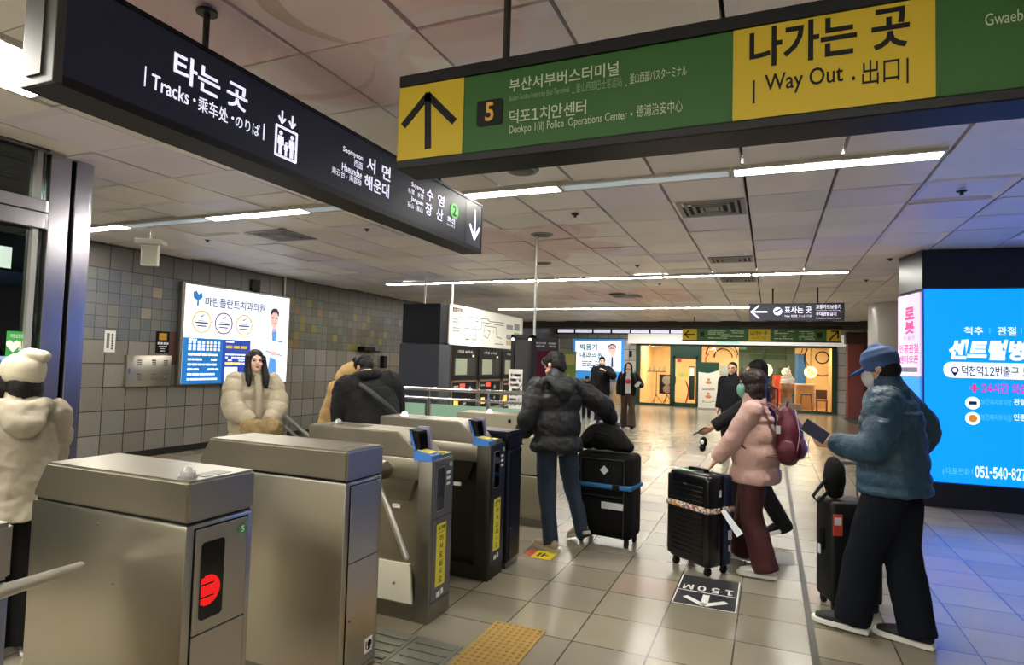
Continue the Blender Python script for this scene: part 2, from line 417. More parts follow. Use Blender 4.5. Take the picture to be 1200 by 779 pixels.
def ceiling():
    b = MB(); M0 = ceil_mat('ceiling_panel', 'f0eae5'); M1 = ceil_mat('ceiling_panel_lilac', 'e6dfea'); M2 = ceil_mat('ceiling_panel_grey', 'e4e1dd')
    GAP = mat('ceiling_gap', '1e1b18', .9)
    b.m(GAP).box(-10.5, 8, -9, 26, CEIL+.06, CEIL+.12)
    r = random.Random(4)
    i0, i1 = int((-10.5+.2)/.66)-1, int((8+.2)/.66)
    for i in range(i0, i1):
        for j in range(-14, 33):
            x0, x1 = -.2+.66*i, -.2+.66*(i+1); y0, y1 = 5.04+.671*(j-8)+.671, 5.04+.671*(j-7)+.671
            if y1 > 25.9: continue
            g = .007 if x0 > -5.3 else .004
            x0 += g*1.6; x1 -= g*1.6; y0 += g; y1 -= g
            b.m(r.choice((M0, M0, M0, M2, M1)))
            tx, ty, dz = r.uniform(-.007, .007), r.uniform(-.007, .007), r.uniform(-.003, .004)
            deep = r.random() < .45 and y0 > 1
            def z(x, y, e=0): return CEIL+dz+e+tx*(x-(x0+x1)/2)*2+ty*(y-(y0+y1)/2)*2
            o = [(x0, y0), (x1, y0), (x1, y1), (x0, y1)]
            top = [b.bm.verts.new((x, y, CEIL+.065)) for x, y in o]; lo = [b.bm.verts.new((x, y, z(x, y))) for x, y in o]
            vs = top+lo
            for k in range(4): b.bm.faces.new((top[k], top[(k+1) % 4], lo[(k+1) % 4], lo[k]))
            if deep:
                q = r.choice((.05, .09)); h = r.choice((.012, .02))
                inn = [b.bm.verts.new((x, y, z(x, y, h))) for x, y in ((x0+q, y0+q), (x1-q, y0+q), (x1-q, y1-q), (x0+q, y1-q))]; vs += inn
                for k in range(4): b.bm.faces.new((lo[k], lo[(k+1) % 4], inn[(k+1) % 4], inn[k]))
                b.bm.faces.new(inn)
            else: b.bm.faces.new(lo)
            b._fin(vs)
    bmesh.ops.recalc_face_normals(b.bm, faces=b.bm.faces[:])
    tag(b.build('ceiling'), kind='structure')
ceiling()

def tile_wall_mat(name, axis, P=.337, off=(5.787, 1.061), patch=True, base=('7f7a70', '86817a', '777268', '7b7870')):
    M = mat(name, base[0], .35); b = M.node_tree.nodes['Principled BSDF']; N = NB(M)
    p = N.pos(); h = p[1] if axis == 'y' else p[0]; z = p[2]
    u = N.ma('DIVIDE', N.ma('ADD', h, -off[0]+P*60), P); v = N.ma('DIVIDE', N.ma('ADD', z, -off[1]+P*20), P)
    U = N.ma('FLOOR', u); Vv = N.ma('FLOOR', v)
    if patch:   # half-size mosaic tiles in the middle band
        mid = N.ma('MULTIPLY', N.ma('GREATER_THAN', z, off[1]+P*2), N.ma('LESS_THAN', z, off[1]+P*5))
        s = N.ma('ADD', mid, 1)
        u = N.ma('MULTIPLY', u, s); v = N.ma('MULTIPLY', v, s); U = N.ma('FLOOR', u); Vv = N.ma('FLOOR', v)
    wn = N.white(N.comb(U, Vv, 3))[0]
    c = N.ramp(wn, [(0, base[0]), (.3, base[1]), (.55, base[2]), (.8, base[3])])
    if patch:
        c2 = N.ramp(wn, [(0, '5f646a'), (.4, '686a6e'), (.72, '6e7069'), (.93, '8d8472')])
        c = N.mix(mid, c, c2)
        top = N.ma('GREATER_THAN', z, off[1]+P*5); c = N.mix(N.ma('MULTIPLY', top, .75), c, lin('5e5a58'))
        far = N.ma('MULTIPLY', N.ma('MULTIPLY', mid, N.ma('GREATER_THAN', h, 9.3)), N.ma('LESS_THAN', h, 12.6))
        c = N.mix(far, c, N.ramp(wn, [(0, '66665f'), (.45, '5c5a50'), (.87, '7d743f'), (.975, '7d6144')]))
    fu = N.ma('FRACT', u); fv = N.ma('FRACT', v); g = .022
    d = N.ma('MINIMUM', N.ma('MINIMUM', fu, N.ma('SUBTRACT', 1, fu)), N.ma('MINIMUM', fv, N.ma('SUBTRACT', 1, fv)))
    gr = N.ma('LESS_THAN', d, g)
    nz = N.noise(N.comb(p[0], p[1], p[2]), 30, 4); k = N.ma('ADD', N.ma('MULTIPLY', nz, .3), .85)
    c = N.mix(1.0, c, N.comb(k, k, k), 'MULTIPLY'); c = N.mix(gr, c, lin('2c2925')); N.L.new(c, b.inputs['Base Color'])
    bp = N.n('ShaderNodeBump'); bp.inputs['Strength'].default_value = .5; bp.inputs['Distance'].default_value = .006; bp.invert = True
    N.L.new(gr, bp.inputs['Height']); N.L.new(bp.outputs[0], b.inputs['Normal'])
    return M
WL = -8.7
b = MB(); b.box(WL-.2, WL, 4.2, 25.5, 0, CEIL+.08); tag(b.build('wall_left', tile_wall_mat('left_wall_tiles', 'y')), kind='structure')
b = MB(); b.box(WL-.02, WL+.02, 4.2, 25.4, 0, .1); tag(b.build('baseboard_left', mat('black_skirting', '0d0c0b', .5)), kind='structure')
YF = 25.4
FW = tile_wall_mat('far_wall_tiles', 'x', P=.45, off=(0, 0), patch=False, base=('b0aca4', 'b8b4ad', 'a7a39b', 'b2aea8'))
b = MB(); b.box(-10, -5.1, YF, YF+.2, 0, CEIL+.08).box(2.25, 8, YF, YF+.2, 0, CEIL+.08).box(-5.1, 2.25, YF, YF+.2, 2.5, CEIL+.08)
tag(b.build('wall_far', FW), kind='structure')
PLAST = mat('pale_plaster', 'e4e2de', .7)
b = MB(); b.box(7.4, 7.6, -9, 25.5, 0, CEIL+.08); tag(b.build('wall_right', PLAST), kind='structure')
b = MB(); b.box(-10.5, 7.6, -8.6, -8.4, 0, CEIL+.08); tag(b.build('wall_back', PLAST), kind='structure')
b = MB(); b.box(-10.5, -10.3, -8.6, 4.4, 0, CEIL+.08).box(-10.5, WL-.1, 4.2, 4.4, 0, CEIL+.08); tag(b.build('wall_passage', PLAST), kind='structure')
b = MB(); b.box(-5.4, 2.6, YF-.28, YF-.02, 2.5, 2.9); tag(b.build('trim_1', mat('shop_fascia_glow', 'e8e5dc', .5, emit=.42)), kind='structure')  # fascia given a glow of its own to look evenly lit
# row of pale panes in a dark frame high on the far wall
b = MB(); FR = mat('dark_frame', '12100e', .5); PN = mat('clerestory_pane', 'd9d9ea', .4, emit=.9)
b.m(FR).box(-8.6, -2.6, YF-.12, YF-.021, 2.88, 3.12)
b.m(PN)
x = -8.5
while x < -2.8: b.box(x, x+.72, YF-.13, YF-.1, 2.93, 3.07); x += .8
tag(b.build('window_1'), kind='structure')
# dark dropped beam across the far end of the hall
b = MB(); b.box(-8.68, 7.4, 21.0, 21.5, 2.87, CEIL+.02); tag(b.build('trim_2', mat('dark_beam', '3b352e', .7)), kind='structure')

# ---- floor markings and inlays
b = MB(); b.box(.222, .262, 2.4, 12.2, 0, .004); tag(b.build('floor_strip', mat('strip_steel', '5f5d57', .55, .3)), 'long brushed metal joint strip set in the floor tiles', 'floor strip')
b = MB(); TY = mat('tactile_yellow', '9c7c3c', .7, var=.15, vscale=20)
b.box(-1.525, -1.205, 2.62, 3.5, 0, .006)
for i in range(8):
    for j in range(22): b.cyl((-1.5+.038*i, 2.64+.04*j, .005), (-1.5+.038*i, 2.64+.04*j, .011), .012, .008, n=8)
tag(b.build('tactile_paving', TY), 'yellow tactile paving block with small studs in front of the gates', 'tactile paving')
for i, (x0, x1) in enumerate(((-2.12, -1.84), (-1.83, -1.55))):
    b = MB(); b.box(x0, x1, 2.76, 3.11, 0, .005)
    for k in range(4): b.box(x0+.02, x1-.02, 2.79+.08*k, 2.83+.08*k, .004, .011, .003)
    tag(b.build('guidance_paving', mat('guide_steel', '77766c', .4, .3)), ('grey ribbed guidance paving plate running under the gate', 'grey ribbed guidance paving plate next to the yellow block')[i], 'guidance paving')
ST = thing('floor_sticker', 'black floor sticker with white arrow and 150M lettering beside the ribbed suitcase', 'floor sticker', (-.4, 4.6, 0))
b = MB(); b.box(-.6, -.19, 4.31, 4.92, 0, .002); b.build('backing', mat('sticker_black', '26262a', .5, var=.3, vscale=30), ST)
b = MB().m(mat('sticker_white', 'd5d5d0', .6)); FP = Pl((0, 0, 0), (1, 0, 0))
def flo(b, pts): b.prism([(x, y, .0021) for x, y in pts], (0, 0, .001))
for q in ((-.6, -.19, 4.31, 4.318), (-.6, -.592, 4.31, 4.92), (-.198, -.19, 4.31, 4.92), (-.6, -.19, 4.585, 4.593)): b.box(*q, .002, .0032)
for a, c in (((-.395, 4.55), (-.395, 4.36)), ((-.395, 4.35), (-.53, 4.47)), ((-.395, 4.35), (-.26, 4.47))):
    a, c = V(a), V(c); d = (c-a).normalized(); n = V((-d.y, d.x))*.022; flo(b, [a-n, c-n, c+n, a+n])
b.build('arrow', None, ST)
cu = bpy.data.curves.new('t', 'FONT'); cu.body = '１５０Ｍ'; cu.offset = .03; me = evaluate(bpy.data.objects.new('t', cu))
xs = [v.co.x for v in me.vertices]; ys = [v.co.y for v in me.vertices]
me.transform(Matrix.Translation((-.225, 4.72, .0032)) @ Matrix.Rotation(pi, 4, 'Z') @ Matrix.Diagonal((.34/(max(xs)-min(xs)), .11/(max(ys)-min(ys)), 1, 1)) @ Matrix.Translation((-min(xs), -min(ys), 0)))
me.materials.clear(); me.materials.append(MATS['sticker_white']); link('lettering', me, ST)
b = MB(); b.m(mat('sticker_red', 'a83a32', .5)).box(-1.86, -1.79, 4.78, 4.97, 0, .002); b.m(mat('sticker_yellow', 'd9c21e', .5)).box(-1.79, -1.62, 4.76, 4.96, 0, .002)
b.m(BLACK).box(-1.755, -1.735, 4.8, 4.9, .002, .003).box(-1.72, -1.70, 4.8, 4.9, .002, .003).box(-1.70, -1.665, 4.84, 4.86, .002, .003)
tag(b.build('warning_sticker'), 'small red and yellow floor sticker beside the beige sneaker', 'floor sticker')
b = MB().m(mat('worn_patch', '8f8d88', .8, var=.3, vscale=60)); b.box(-.13, .2, 5.55, 5.9, 0, .0015); tag(b.build('floor_patch'), 'worn grey patch on the tiles between maroon trousers and metal strip', 'floor patch')
b = MB(); b.box(2.3, 3.6, 21.5, 23.7, 0, .012); tag(b.build('doormat', mat('mat_dark', '22201f', .9)), 'dark mat on the floor at the far right of the shop', 'mat')
# ================================================================== CEILING FITTINGS
TRAY = mat('lamp_tray', 'bdb9b0', .4); DON = mat('lamp_lit', 'fffdf0', .5, emit=LAMP, ecol=(1, .97, .88)); DOFF = mat('lamp_unlit_glow', 'b9c6cc', .25, emit=.25, ecol=(.75, .9, 1))  # unlit diffuser gets a faint bluish glow for the light it reflects
def lamp_proto(lit, W=.15):
    r = thing('ceiling_light', None, 'ceiling light', (0, 0, 0))
    b = MB()
    b.box(-.685, .685, -W/2-.03, -W/2, -.02, .02).box(-.685, .685, W/2, W/2+.03, -.02, .02).box(-.685, -.665, -W/2, W/2, -.022, .02).box(.665, .685, -W/2, W/2, -.022, .02)
    b.build('frame', TRAY, r, local=True)
    b = MB(); pts = [(-.665, -W/2, 0), (-.665, -W/2*.75, -.022), (-.665, W/2*.75, -.022), (-.665, W/2, 0)]
    b.prism(pts, (1.33, 0, 0)); b.build('diffuser', DON if lit else DOFF, r, local=True)
    return r
LP = {True: lamp_proto(True), False: lamp_proto(False)}; used_ = {True: False, False: False}
def lamp(x, y, lit, label, group=None):
    o = LP[lit] if not used_[lit] else copytree(LP[lit]); used_[lit] = True
    o.location = (x, y, CEIL-.004); o['label'] = label
    if group: o['group'] = group
ORD = ('rightmost', 'second from right', 'third from right', 'fourth from right', 'fifth from right', 'sixth from right', 'seventh from right')
for k in range(7):
    x = .404-1.375*k
    if x < -8.2: break
    lit = k in (0, 2, 4, 6)
    if k == 0: nm = 'lit ceiling light at the right end of the nearest row, beneath the green sign'
    elif k == 1: nm = 'unlit bluish ceiling light between two lit ones under the green sign'
    elif k == 2: nm = 'lit ceiling light meeting the far end of the dark sign'
    elif k == 3: nm = 'unlit ceiling light half hidden behind the dark hanging sign'
    elif k == 4: nm = 'lit ceiling light seen under the dark sign, above the left wall poster'
    elif k == 5: nm = 'unlit ceiling light above the white hanging antenna'
    else: nm = 'leftmost lit ceiling light of the nearest row, beside the steel post'
    lamp(x, 4.93, lit, nm)
for k in range(6): lamp(.404-1.375*k, 10.4, True, 'lit ceiling light %s in the second row, over the hall' % ORD[k], 'ceiling lights of the second row')
for k in range(6): lamp(.404-1.375*k, 15.95, True, 'lit ceiling light %s in the far row, near the shop' % ORD[k], 'ceiling lights of the far row')
for k in range(5): lamp(.404-1.375*k, 23.4, True, 'added ceiling light hidden behind the dark beam, brightening the far floor', 'added ceiling lights behind the far beam')  # added row, out of sight, to brighten the far floor
for yy in (-.6, -5.6):
    for k in range(1, 6): lamp(2.3-1.6*k, yy, True, 'lit ceiling light in the rows behind the viewer', 'ceiling lights behind the viewer')
t = thing('panel_light', 'wide bright ceiling light panel at top left, behind the near end of the dark sign', 'ceiling light')
b = MB(); b.box(-4.1, -3.43, .6, .63, CEIL-.03, CEIL+.02).box(-4.1, -3.43, 2.17, 2.2, CEIL-.03, CEIL+.02).box(-4.1, -4.07, .6, 2.2, CEIL-.03, CEIL+.02).box(-3.46, -3.43, .6, 2.2, CEIL-.03, CEIL+.02); b.build('frame', TRAY, t)
b = MB(); b.box(-4.07, -3.46, .63, 2.17, CEIL-.025, CEIL+.01); b.build('diffuser', mat('panel_lit', 'fffaf0', .5, emit=LAMP*.55, ecol=(1, .96, .86)), t)

VENT = mat('vent_grey', '8f8c88', .5); VDARK = mat('vent_dark', '1d1b1a', .8)
def vent(x, y, w, d, label):
    t = thing('air_diffuser', label, 'air diffuser', (x, y, CEIL))
    b = MB(); b.box(-w/2, w/2, -d/2, d/2, -.004, .004); b.build('backing', VDARK, t, local=True)
    for i, s in enumerate((1, .78, .56, .34)):
        b = MB(); a, c = w/2*s, d/2*s; q = .026 if i else .04; z0, z1 = -.012-.003*i, -.003
        b.box(-a, a, -c, -c+q, z0, z1).box(-a, a, c-q, c, z0, z1).box(-a, -a+q, -c+q, c-q, z0, z1).box(a-q, a, -c+q, c-q, z0, z1)
        b.build('vane', VENT, t, local=True)
    b = MB(); b.box(-w*.1, w*.1, -d*.1, d*.1, -.02, -.012); b.build('core_plate', VENT, t, local=True)
vent(-.52, 6.03, .6, .6, 'large square air diffuser in the ceiling near the lit tubes')
vent(-.51, 9.0, .58, .45, 'smaller air diffuser above the second row of lights')
vent(-.51, 11.1, .56, .5, 'air diffuser just beyond the second row of lights')
vent(-5.7, 5.93, .62, .6, 'air diffuser left of the dark sign, above the wall poster')
vent(-2.9, 13.2, .6, .6, 'dark air diffuser over the ticket machines')
def rnd(x, y, label):
    t = thing('ceiling_speaker', label, 'ceiling speaker', (x, y, CEIL))
    b = MB(); b.cyl((0, 0, -.014), (0, 0, .004), .12, .135, n=24); b.build('rim', GREYP, t, True, local=True)
    b = MB(); b.cyl((0, 0, -.019), (0, 0, -.013), .09, .1, n=24); b.build('grille', mat('grille', '55534f', .6), t, True, local=True)
rnd(-1.816, 4.42, 'round ceiling speaker nearest the viewer, below the green sign')
rnd(-2.5, 6.75, 'round ceiling speaker at the top of the thin white pole')
rnd(-3.19, 8.7, 'round ceiling speaker behind the thin white pole')
for i, (x, y, l) in enumerate(((-1.837, 5.918, 'dark sprinkler in the ceiling left of the large diffuser'), (-1.865, 9.242, 'dark sprinkler in front of the second light row'), (1.452, 6.05, 'dark sprinkler in a bluish panel at the right'), (1.462, 9.404, 'dark sprinkler in the ceiling left of the blue column'),
        (1.45, 11.513, 'small dark sprinkler near the top of the white pillar'), (-1.875, 11.341, 'dark sprinkler just beyond the second light row'), (-4.385, 5.914, 'dark sprinkler under the middle of the dark sign'), (-6.956, 5.909, 'dark sprinkler above the white hanging antenna'))):
    b = MB(); b.cyl((x, y, CEIL-.01), (x, y, CEIL+.002), .026, .042, n=12).cyl((x, y, CEIL-.026), (x, y, CEIL-.01), .009, .016, n=8).cyl((x, y, CEIL-.03), (x, y, CEIL-.026), .018, n=10)
    tag(b.build('sprinkler', mat('sprinkler', '1c1b1c', .5)), l, 'sprinkler')

# ================================================================== HANGING SIGNS
XS = -2.24; DS = Pl((XS, 0, 0), (0, 1, 0))
LITW = mat('sign_white', 'e4e2ff', .5, emit=.9, ecol=(.85, .84, 1)); SNAVY = mat('sign_navy', '101423', .45, spec=.3, emit=.012, ecol=(.3, .35, .7)); FRB = mat('sign_frame', '0a0a0b', .45, spec=.25)
t = thing('platform_sign', 'long dark navy hanging sign with white lettering and down arrow pointing to the tracks', 'hanging sign', (XS-.08, 2.95, 2.52))
Z0, Z1, Y0, Y1 = 2.515, 2.875, 1.265, 4.58
b = MB(); b.box(XS-.16, XS, Y0, Y1, Z0, Z1, .004); b.build('panel', SNAVY, t)
b = MB(); b.box(XS-.17, XS+.006, Y0, Y1+.01, Z0-.035, Z0+.002).box(XS-.17, XS+.006, Y0, Y1+.01, Z1-.002, Z1+.016).box(XS-.17, XS+.004, Y1, Y1+.012, Z0, Z1); b.build('frame', FRB, t)
b = MB(); b.box(XS-.172, XS+.007, Y0-.012, Y0+.02, Z0-.034, Z1+.017, .004).box(XS-.13, XS-.05, Y0-.02, Y0-.01, Z0, Z1); b.build('end_cap', mat('end_cap', '3b3a37', .4, .2), t)
b = MB(); (u, v) = DS.uv(545, 262); DS.rect(b, 4.3, Z0+.004, Y1-.004, Z1-.006, .001, .002); b.build('arrow_panel', mat('sign_grey', '2b2e36', .4), t)
for yy in (atx(241, 45, XS-.08).y, 4.0):
    b = MB(); b.cyl((XS-.08, yy, Z1), (XS-.08, yy, CEIL), .014).cyl((XS-.08, yy, CEIL-.012), (XS-.08, yy, CEIL), .045, n=18); b.build('hanger_rod', mat('rod_dark', '14110f', .4), t, True)
def dtu(s, xa, xb, f0, f1, bold=0):
    """lettering on the dark sign between two photo columns, at fractions of its height"""
    u0 = DS.uv(xa, 130)[0]; u1 = DS.uv(xb, 130)[0]; DS.text(s, u0, Z0+(Z1-Z0)*f0, u1, Z0+(Z1-Z0)*f1, LITW, t, bold=bold)
dtu('타는', 200, 256, .49, .82, .02); dtu('곳', 264, 289, .49, .8, .02)
dtu('|', 166.3, 167.9, .25, .47); dtu('Tracks', 175, 220, .26, .43, .012); dtu('·', 225, 228, .33, .37); dtu('乘车处', 231, 267, .25, .43, .006); dtu('·', 271, 274, .33, .37); dtu('のりば', 276, 305, .26, .42, .006); dtu('|', 309, 310.4, .25, .47)
dtu('Seomyeon', 403.5, 427, .62, .73, .01); dtu('西面', 417, 427, .49, .6); dtu('서', 432, 442, .52, .77, .015); dtu('면', 450, 460, .52, .77, .015)
dtu('Haeundae', 403, 426.5, .34, .46, .01); dtu('海云台 · 海雲台', 391, 426.5, .22, .33); dtu('해운대', 430, 459, .22, .46, .015)
dtu('Suyeong', 485, 500, .62, .73, .01); dtu('水营 · 水營', 481, 499.5, .5, .6); dtu('수', 503, 511, .53, .77, .015); dtu('영', 516, 524, .53, .77, .015)
dtu('Jangsan', 485, 499.5, .35, .46, .01); dtu('苌山 · 萇山', 481, 499, .23, .33); dtu('장', 502, 510, .24, .48, .015); dtu('산', 515, 523, .24, .48, .015)
dtu('호선', 528, 537, .3, .42, .02); dtu('Line No.2', 528, 537, .22, .27)
b = MB(); u = DS.uv(532.3, 245)[0]; DS.disc(b, u, Z0+.21, .067, .001, .0035, ry=.062); b.build('line_badge', mat('line_green', '58c84a', .5, emit=.5), t)
DS.text('2', u-.028, Z0+.17, u+.028, Z0+.25, BLACK, t, bold=.02, w=.004)
b = MB(); uc = (4.33+Y1)/2
DS.stroke(b, [(uc, Z1-.06), (uc, Z0+.07)], .026, .002, .004); DS.stroke(b, [(uc-.085, Z0+.165), (uc, Z0+.065), (uc+.085, Z0+.165)], .026, .002, .004); b.build('arrow', LITW, t)
b = MB(); ue = DS.uv(335.5, 157)[0]; h = .07
for (a, c) in (((ue-h, 2.565), (ue+h, 2.565)), ((ue-h, 2.71), (ue+h, 2.71)), ((ue-h, 2.565), (ue-h, 2.71)), ((ue+h, 2.565), (ue+h, 2.71))): DS.stroke(b, [a, c], .012, .002, .004)
for du, s in ((-.038, 1), (.038, 1), (0, .62)):
    DS.disc(b, ue+du, 2.575+.105*s, .011*s, .002, .004); DS.poly(b, [(ue+du-.011*s, 2.575), (ue+du+.011*s, 2.575), (ue+du+.011*s, 2.575+.045*s), (ue+du+.021*s, 2.575+.05*s), (ue+du+.018*s, 2.575+.09*s), (ue+du-.018*s, 2.575+.09*s), (ue+du-.021*s, 2.575+.05*s), (ue+du-.011*s, 2.575+.045*s)], .002, .004)
for du in (-.035, .035):
    DS.stroke(b, [(ue+du, 2.79), (ue+du, 2.735)], .01, .002, .004); DS.stroke(b, [(ue+du-.022, 2.758), (ue+du, 2.732), (ue+du+.022, 2.758)], .01, .002, .004)
b.build('lift_pictogram', LITW, t)

YG = 2.0; GQ = YG/2.45; GS = Pl((0, YG, 0), (1, 0, 0))
SGR = mat('sign_green', '245219', .5, spec=.3); SYE = mat('sign_yellow', 'b59c15', .5, spec=.3); DULLW = mat('sign_dull_white', 'a9b496', .5); DULL2 = mat('sign_dull_grey', '6f8a5e', .5)
gz0, gz1, gx0, gx1 = 1.58+.945*GQ, 1.58+1.305*GQ, -1.655*GQ, 1.35*GQ
t = thing('way_out_sign', 'long green and yellow hanging exit sign with black frame across the top right', 'hanging sign', (-.2, YG+.07, gz0))
b = MB(); b.box(gx0, gx1, YG, YG+.14, gz0, gz1, .004); b.build('panel', SGR, t)
b = MB(); b.box(gx0, gx1, YG-.008, YG+.15, gz1, gz1+.045, .004).box(gx0, gx1, YG-.008, YG+.15, gz0-.033, gz0, .004).box(gx1, gx1+.012, YG-.008, YG+.15, gz0-.033, gz1+.045); b.build('frame', FRB, t)
ux = lambda x, y: GS.uv(x, y)[0]
for a_, c_ in ((gx0+.002, ux(543, 140)), (ux(859, 90), ux(1096, 60))): b = MB(); GS.rect(b, a_, gz0+.002, c_, gz1-.002); b.build('yellow_panel', SYE, t)
b = MB(); b.box(gx0-.004, gx0+.0005, YG-.001, YG+.12, gz0, gz1); b.build('end_face', mat('sign_olive', '8d7a12', .5), t)
for xx in (aty(594, 40, YG+.07).x, .95):
    b = MB(); b.cyl((xx, YG+.07, gz1+.04), (xx, YG+.07, CEIL), .014).cyl((xx, YG+.07, CEIL-.012), (xx, YG+.07, CEIL), .045, n=18); b.build('hanger_rod', MATS['rod_dark'], t, True)
b = MB(); GS.stroke(b, [GS.uv(502, 173), GS.uv(502, 112)], .028, .003, .005); GS.stroke(b, [GS.uv(474, 147), GS.uv(502, 112), GS.uv(532, 142)], .028, .003, .005); b.build('arrow', BLACK, t)
b = MB(); (a, c), (d, e) = GS.uv(559, 149), GS.uv(590, 115); GS.rect(b, a, c, d, e, .003, .005, r=.01); b.build('exit_badge', BLACK, t)
def gl(s, xa, xb, yb, hgt, mt=DULLW, bold=0, w=.0035):
    """level lettering: left/right photo columns, photo row of the left baseline, height in metres"""
    a, c = GS.uv(xa, yb); d, _ = GS.uv(xb, yb-(xb-xa)*.13); GS.text(s, a, c, d, c+hgt*GQ, mt, t, bold=bold, w=w)
gl('5', 569, 579, 143, .085, mat('badge_gold', 'c0922f', .5), .02, .0065)
gl('부산서부버스터미널', 597, 725, 108.7, .06, bold=.01); gl('Busan Seobu Intercity Bus Terminal', 597, 667, 121, .034, DULL2); gl('·', 671, 673, 111, .01, DULL2); gl('釜山西部巴士客运站', 675, 729, 109.5, .042, DULL2); gl('·', 733, 735, 102, .01, DULL2); gl('釜山西部バスターミナル', 738, 805, 99, .045, DULLW)
gl('덕포１치안센터', 597, 687, 146, .062, bold=.01); gl('Deokpo 1(il) Police  Operations Center', 597, 735, 160, .047); gl('·', 739, 741.5, 136, .012); gl('德浦治安中心', 746, 800, 138, .05)
gl('나가는 곳', 878, 1066, 82, .155, BLACK, .025); gl('|', 882, 884.5, 122, .09, BLACK, .01); gl('Way Out', 896, 988, 114, .085, BLACK, .012); gl('·', 998, 1002, 95, .016, BLACK, .02); gl('出口', 1010, 1054, 101, .09, BLACK, .008); gl('|', 1062, 1064.5, 98, .09, BLACK, .01)
gl('Gwaebeop', 1154, 1224, 36, .055, DULLW)

# far navy sign and far green sign
YB = 12.35; BS = Pl((0, YB, 0), (1, 0, 0))
t = thing('machine_sign', 'small dark navy hanging sign with left arrow toward the ticket machines', 'hanging sign', (.42, YB, 2.5))
b = MB(); b.box(-.37, 1.22, YB, YB+.1, 2.49, 2.81, .005); b.build('panel', mat('sign_navy_far', '1a2236', .4, emit=.03), t)
for xx in (.04, .79):
    b = MB(); b.cyl((xx, YB+.05, 2.8), (xx, YB+.05, CEIL), .014); b.build('hanger_rod', MATS['rod_dark'], t, True)
b = MB(); BS.stroke(b, [(-.06, 2.655), (-.33, 2.655)], .03); BS.stroke(b, [(-.2, 2.77), (-.33, 2.655), (-.2, 2.54)], .03); b.build('arrow', LITW, t)
b = MB(); BS.disc(b, .125, 2.665, .075); b.build('ticket_emblem', LITW, t)
b = MB(); BS.poly(b, [(.07, 2.63), (.18, 2.69), (.17, 2.72), (.06, 2.66)], .004, .005); b.build('emblem_stripe', MATS['sign_navy_far'], t)
for s, a, c, d, e, bo in (('표사는 곳', .24, 2.625, .69, 2.75, .02), ('Ticket  购票处  きっぷうりば', .24, 2.555, .69, 2.6, 0), ('교통카드보충기', .76, 2.7, 1.16, 2.78, .015), ('Transportation Card Recharger', .76, 2.665, 1.16, 2.685, 0), ('우대권발급기', .76, 2.58, 1.09, 2.65, .015), ('Preferential Ticket Machine', .76, 2.525, 1.16, 2.545, 0)): BS.text(s, a, c, d, e, LITW, t, bold=bo)
YH = 19.0; HS = Pl((0, YH, 0), (1, 0, 0))
t = thing('far_exit_sign', 'distant green exit sign with yellow ends hanging in front of the shop', 'hanging sign', (-.35, YH, 2.4))
b = MB(); b.box(-2.44, 1.79, YH, YH+.12, 2.40, 2.74); b.build('panel', SGR, t)
b = MB(); b.box(-2.46, 1.81, YH-.01, YH+.13, 2.74, 2.83).box(-2.46, 1.81, YH-.01, YH+.13, 2.37, 2.4); b.build('frame', FRB, t)
for a_, c_ in ((-2.44, -2.02), (-.58, .0), (1.44, 1.79)): b = MB(); HS.rect(b, a_, 2.405, c_, 2.735); b.build('yellow_panel', SYE, t)
b = MB(); HS.stroke(b, [(-2.08, 2.57), (-2.38, 2.57)], .035, .003, .005); HS.stroke(b, [(-2.25, 2.68), (-2.38, 2.57), (-2.25, 2.46)], .035, .003, .005); HS.stroke(b, [(1.51, 2.45), (1.72, 2.68)], .04, .003, .005); HS.stroke(b, [(1.56, 2.69), (1.72, 2.69), (1.72, 2.5)], .04, .003, .005); b.build('arrow', BLACK, t)
b = MB(); HS.rect(b, -1.93, 2.5, -1.8, 2.65, .003, .005); HS.rect(b, 1.2, 2.5, 1.33, 2.65, .003, .005); b.build('exit_badge', BLACK, t)
HS.text('나가는 곳', -.52, 2.55, -.08, 2.68, BLACK, t, bold=.02); HS.text('Way Out · 出口', -.5, 2.45, -.1, 2.51, BLACK, t)
b = MB(); 
for a, c, sd in ((-1.7, -.7, 3), (.1, .62, 5), (.75, 1.15, 7)): tick_lines(HS, b, a, 2.44, c, 2.7, 5, .8, sd, .4)
b.build('lettering', DULLW, t)
for xx in (-2.1, -.5, 1.3):
    b = MB(); b.cyl((xx, YH+.06, 2.8), (xx, YH+.06, CEIL), .016); b.build('hanger_rod', MATS['rod_dark'], t, True)
t = thing('exit_lamp', 'small glowing green emergency exit lamp under the distant exit sign', 'exit lamp', (-1.2, 20, 2.2))
b = MB(); b.box(-1.75, -.95, 22.2, 22.32, 2.42, 2.56, .02); b.build('housing', mat('exit_glow', 'bfeadb', .4, emit=.9), t)
b = MB(); b.box(-1.8, -1.55, 22.19, 22.33, 2.52, 2.62); b.build('bracket', mat('exit_green', '1d5b3a', .5), t)
b = MB(); b.cyl((-1.35, 22.26, 2.55), (-1.35, 22.26, CEIL), .012); b.build('hanger_rod', MATS['rod_dark'], t)
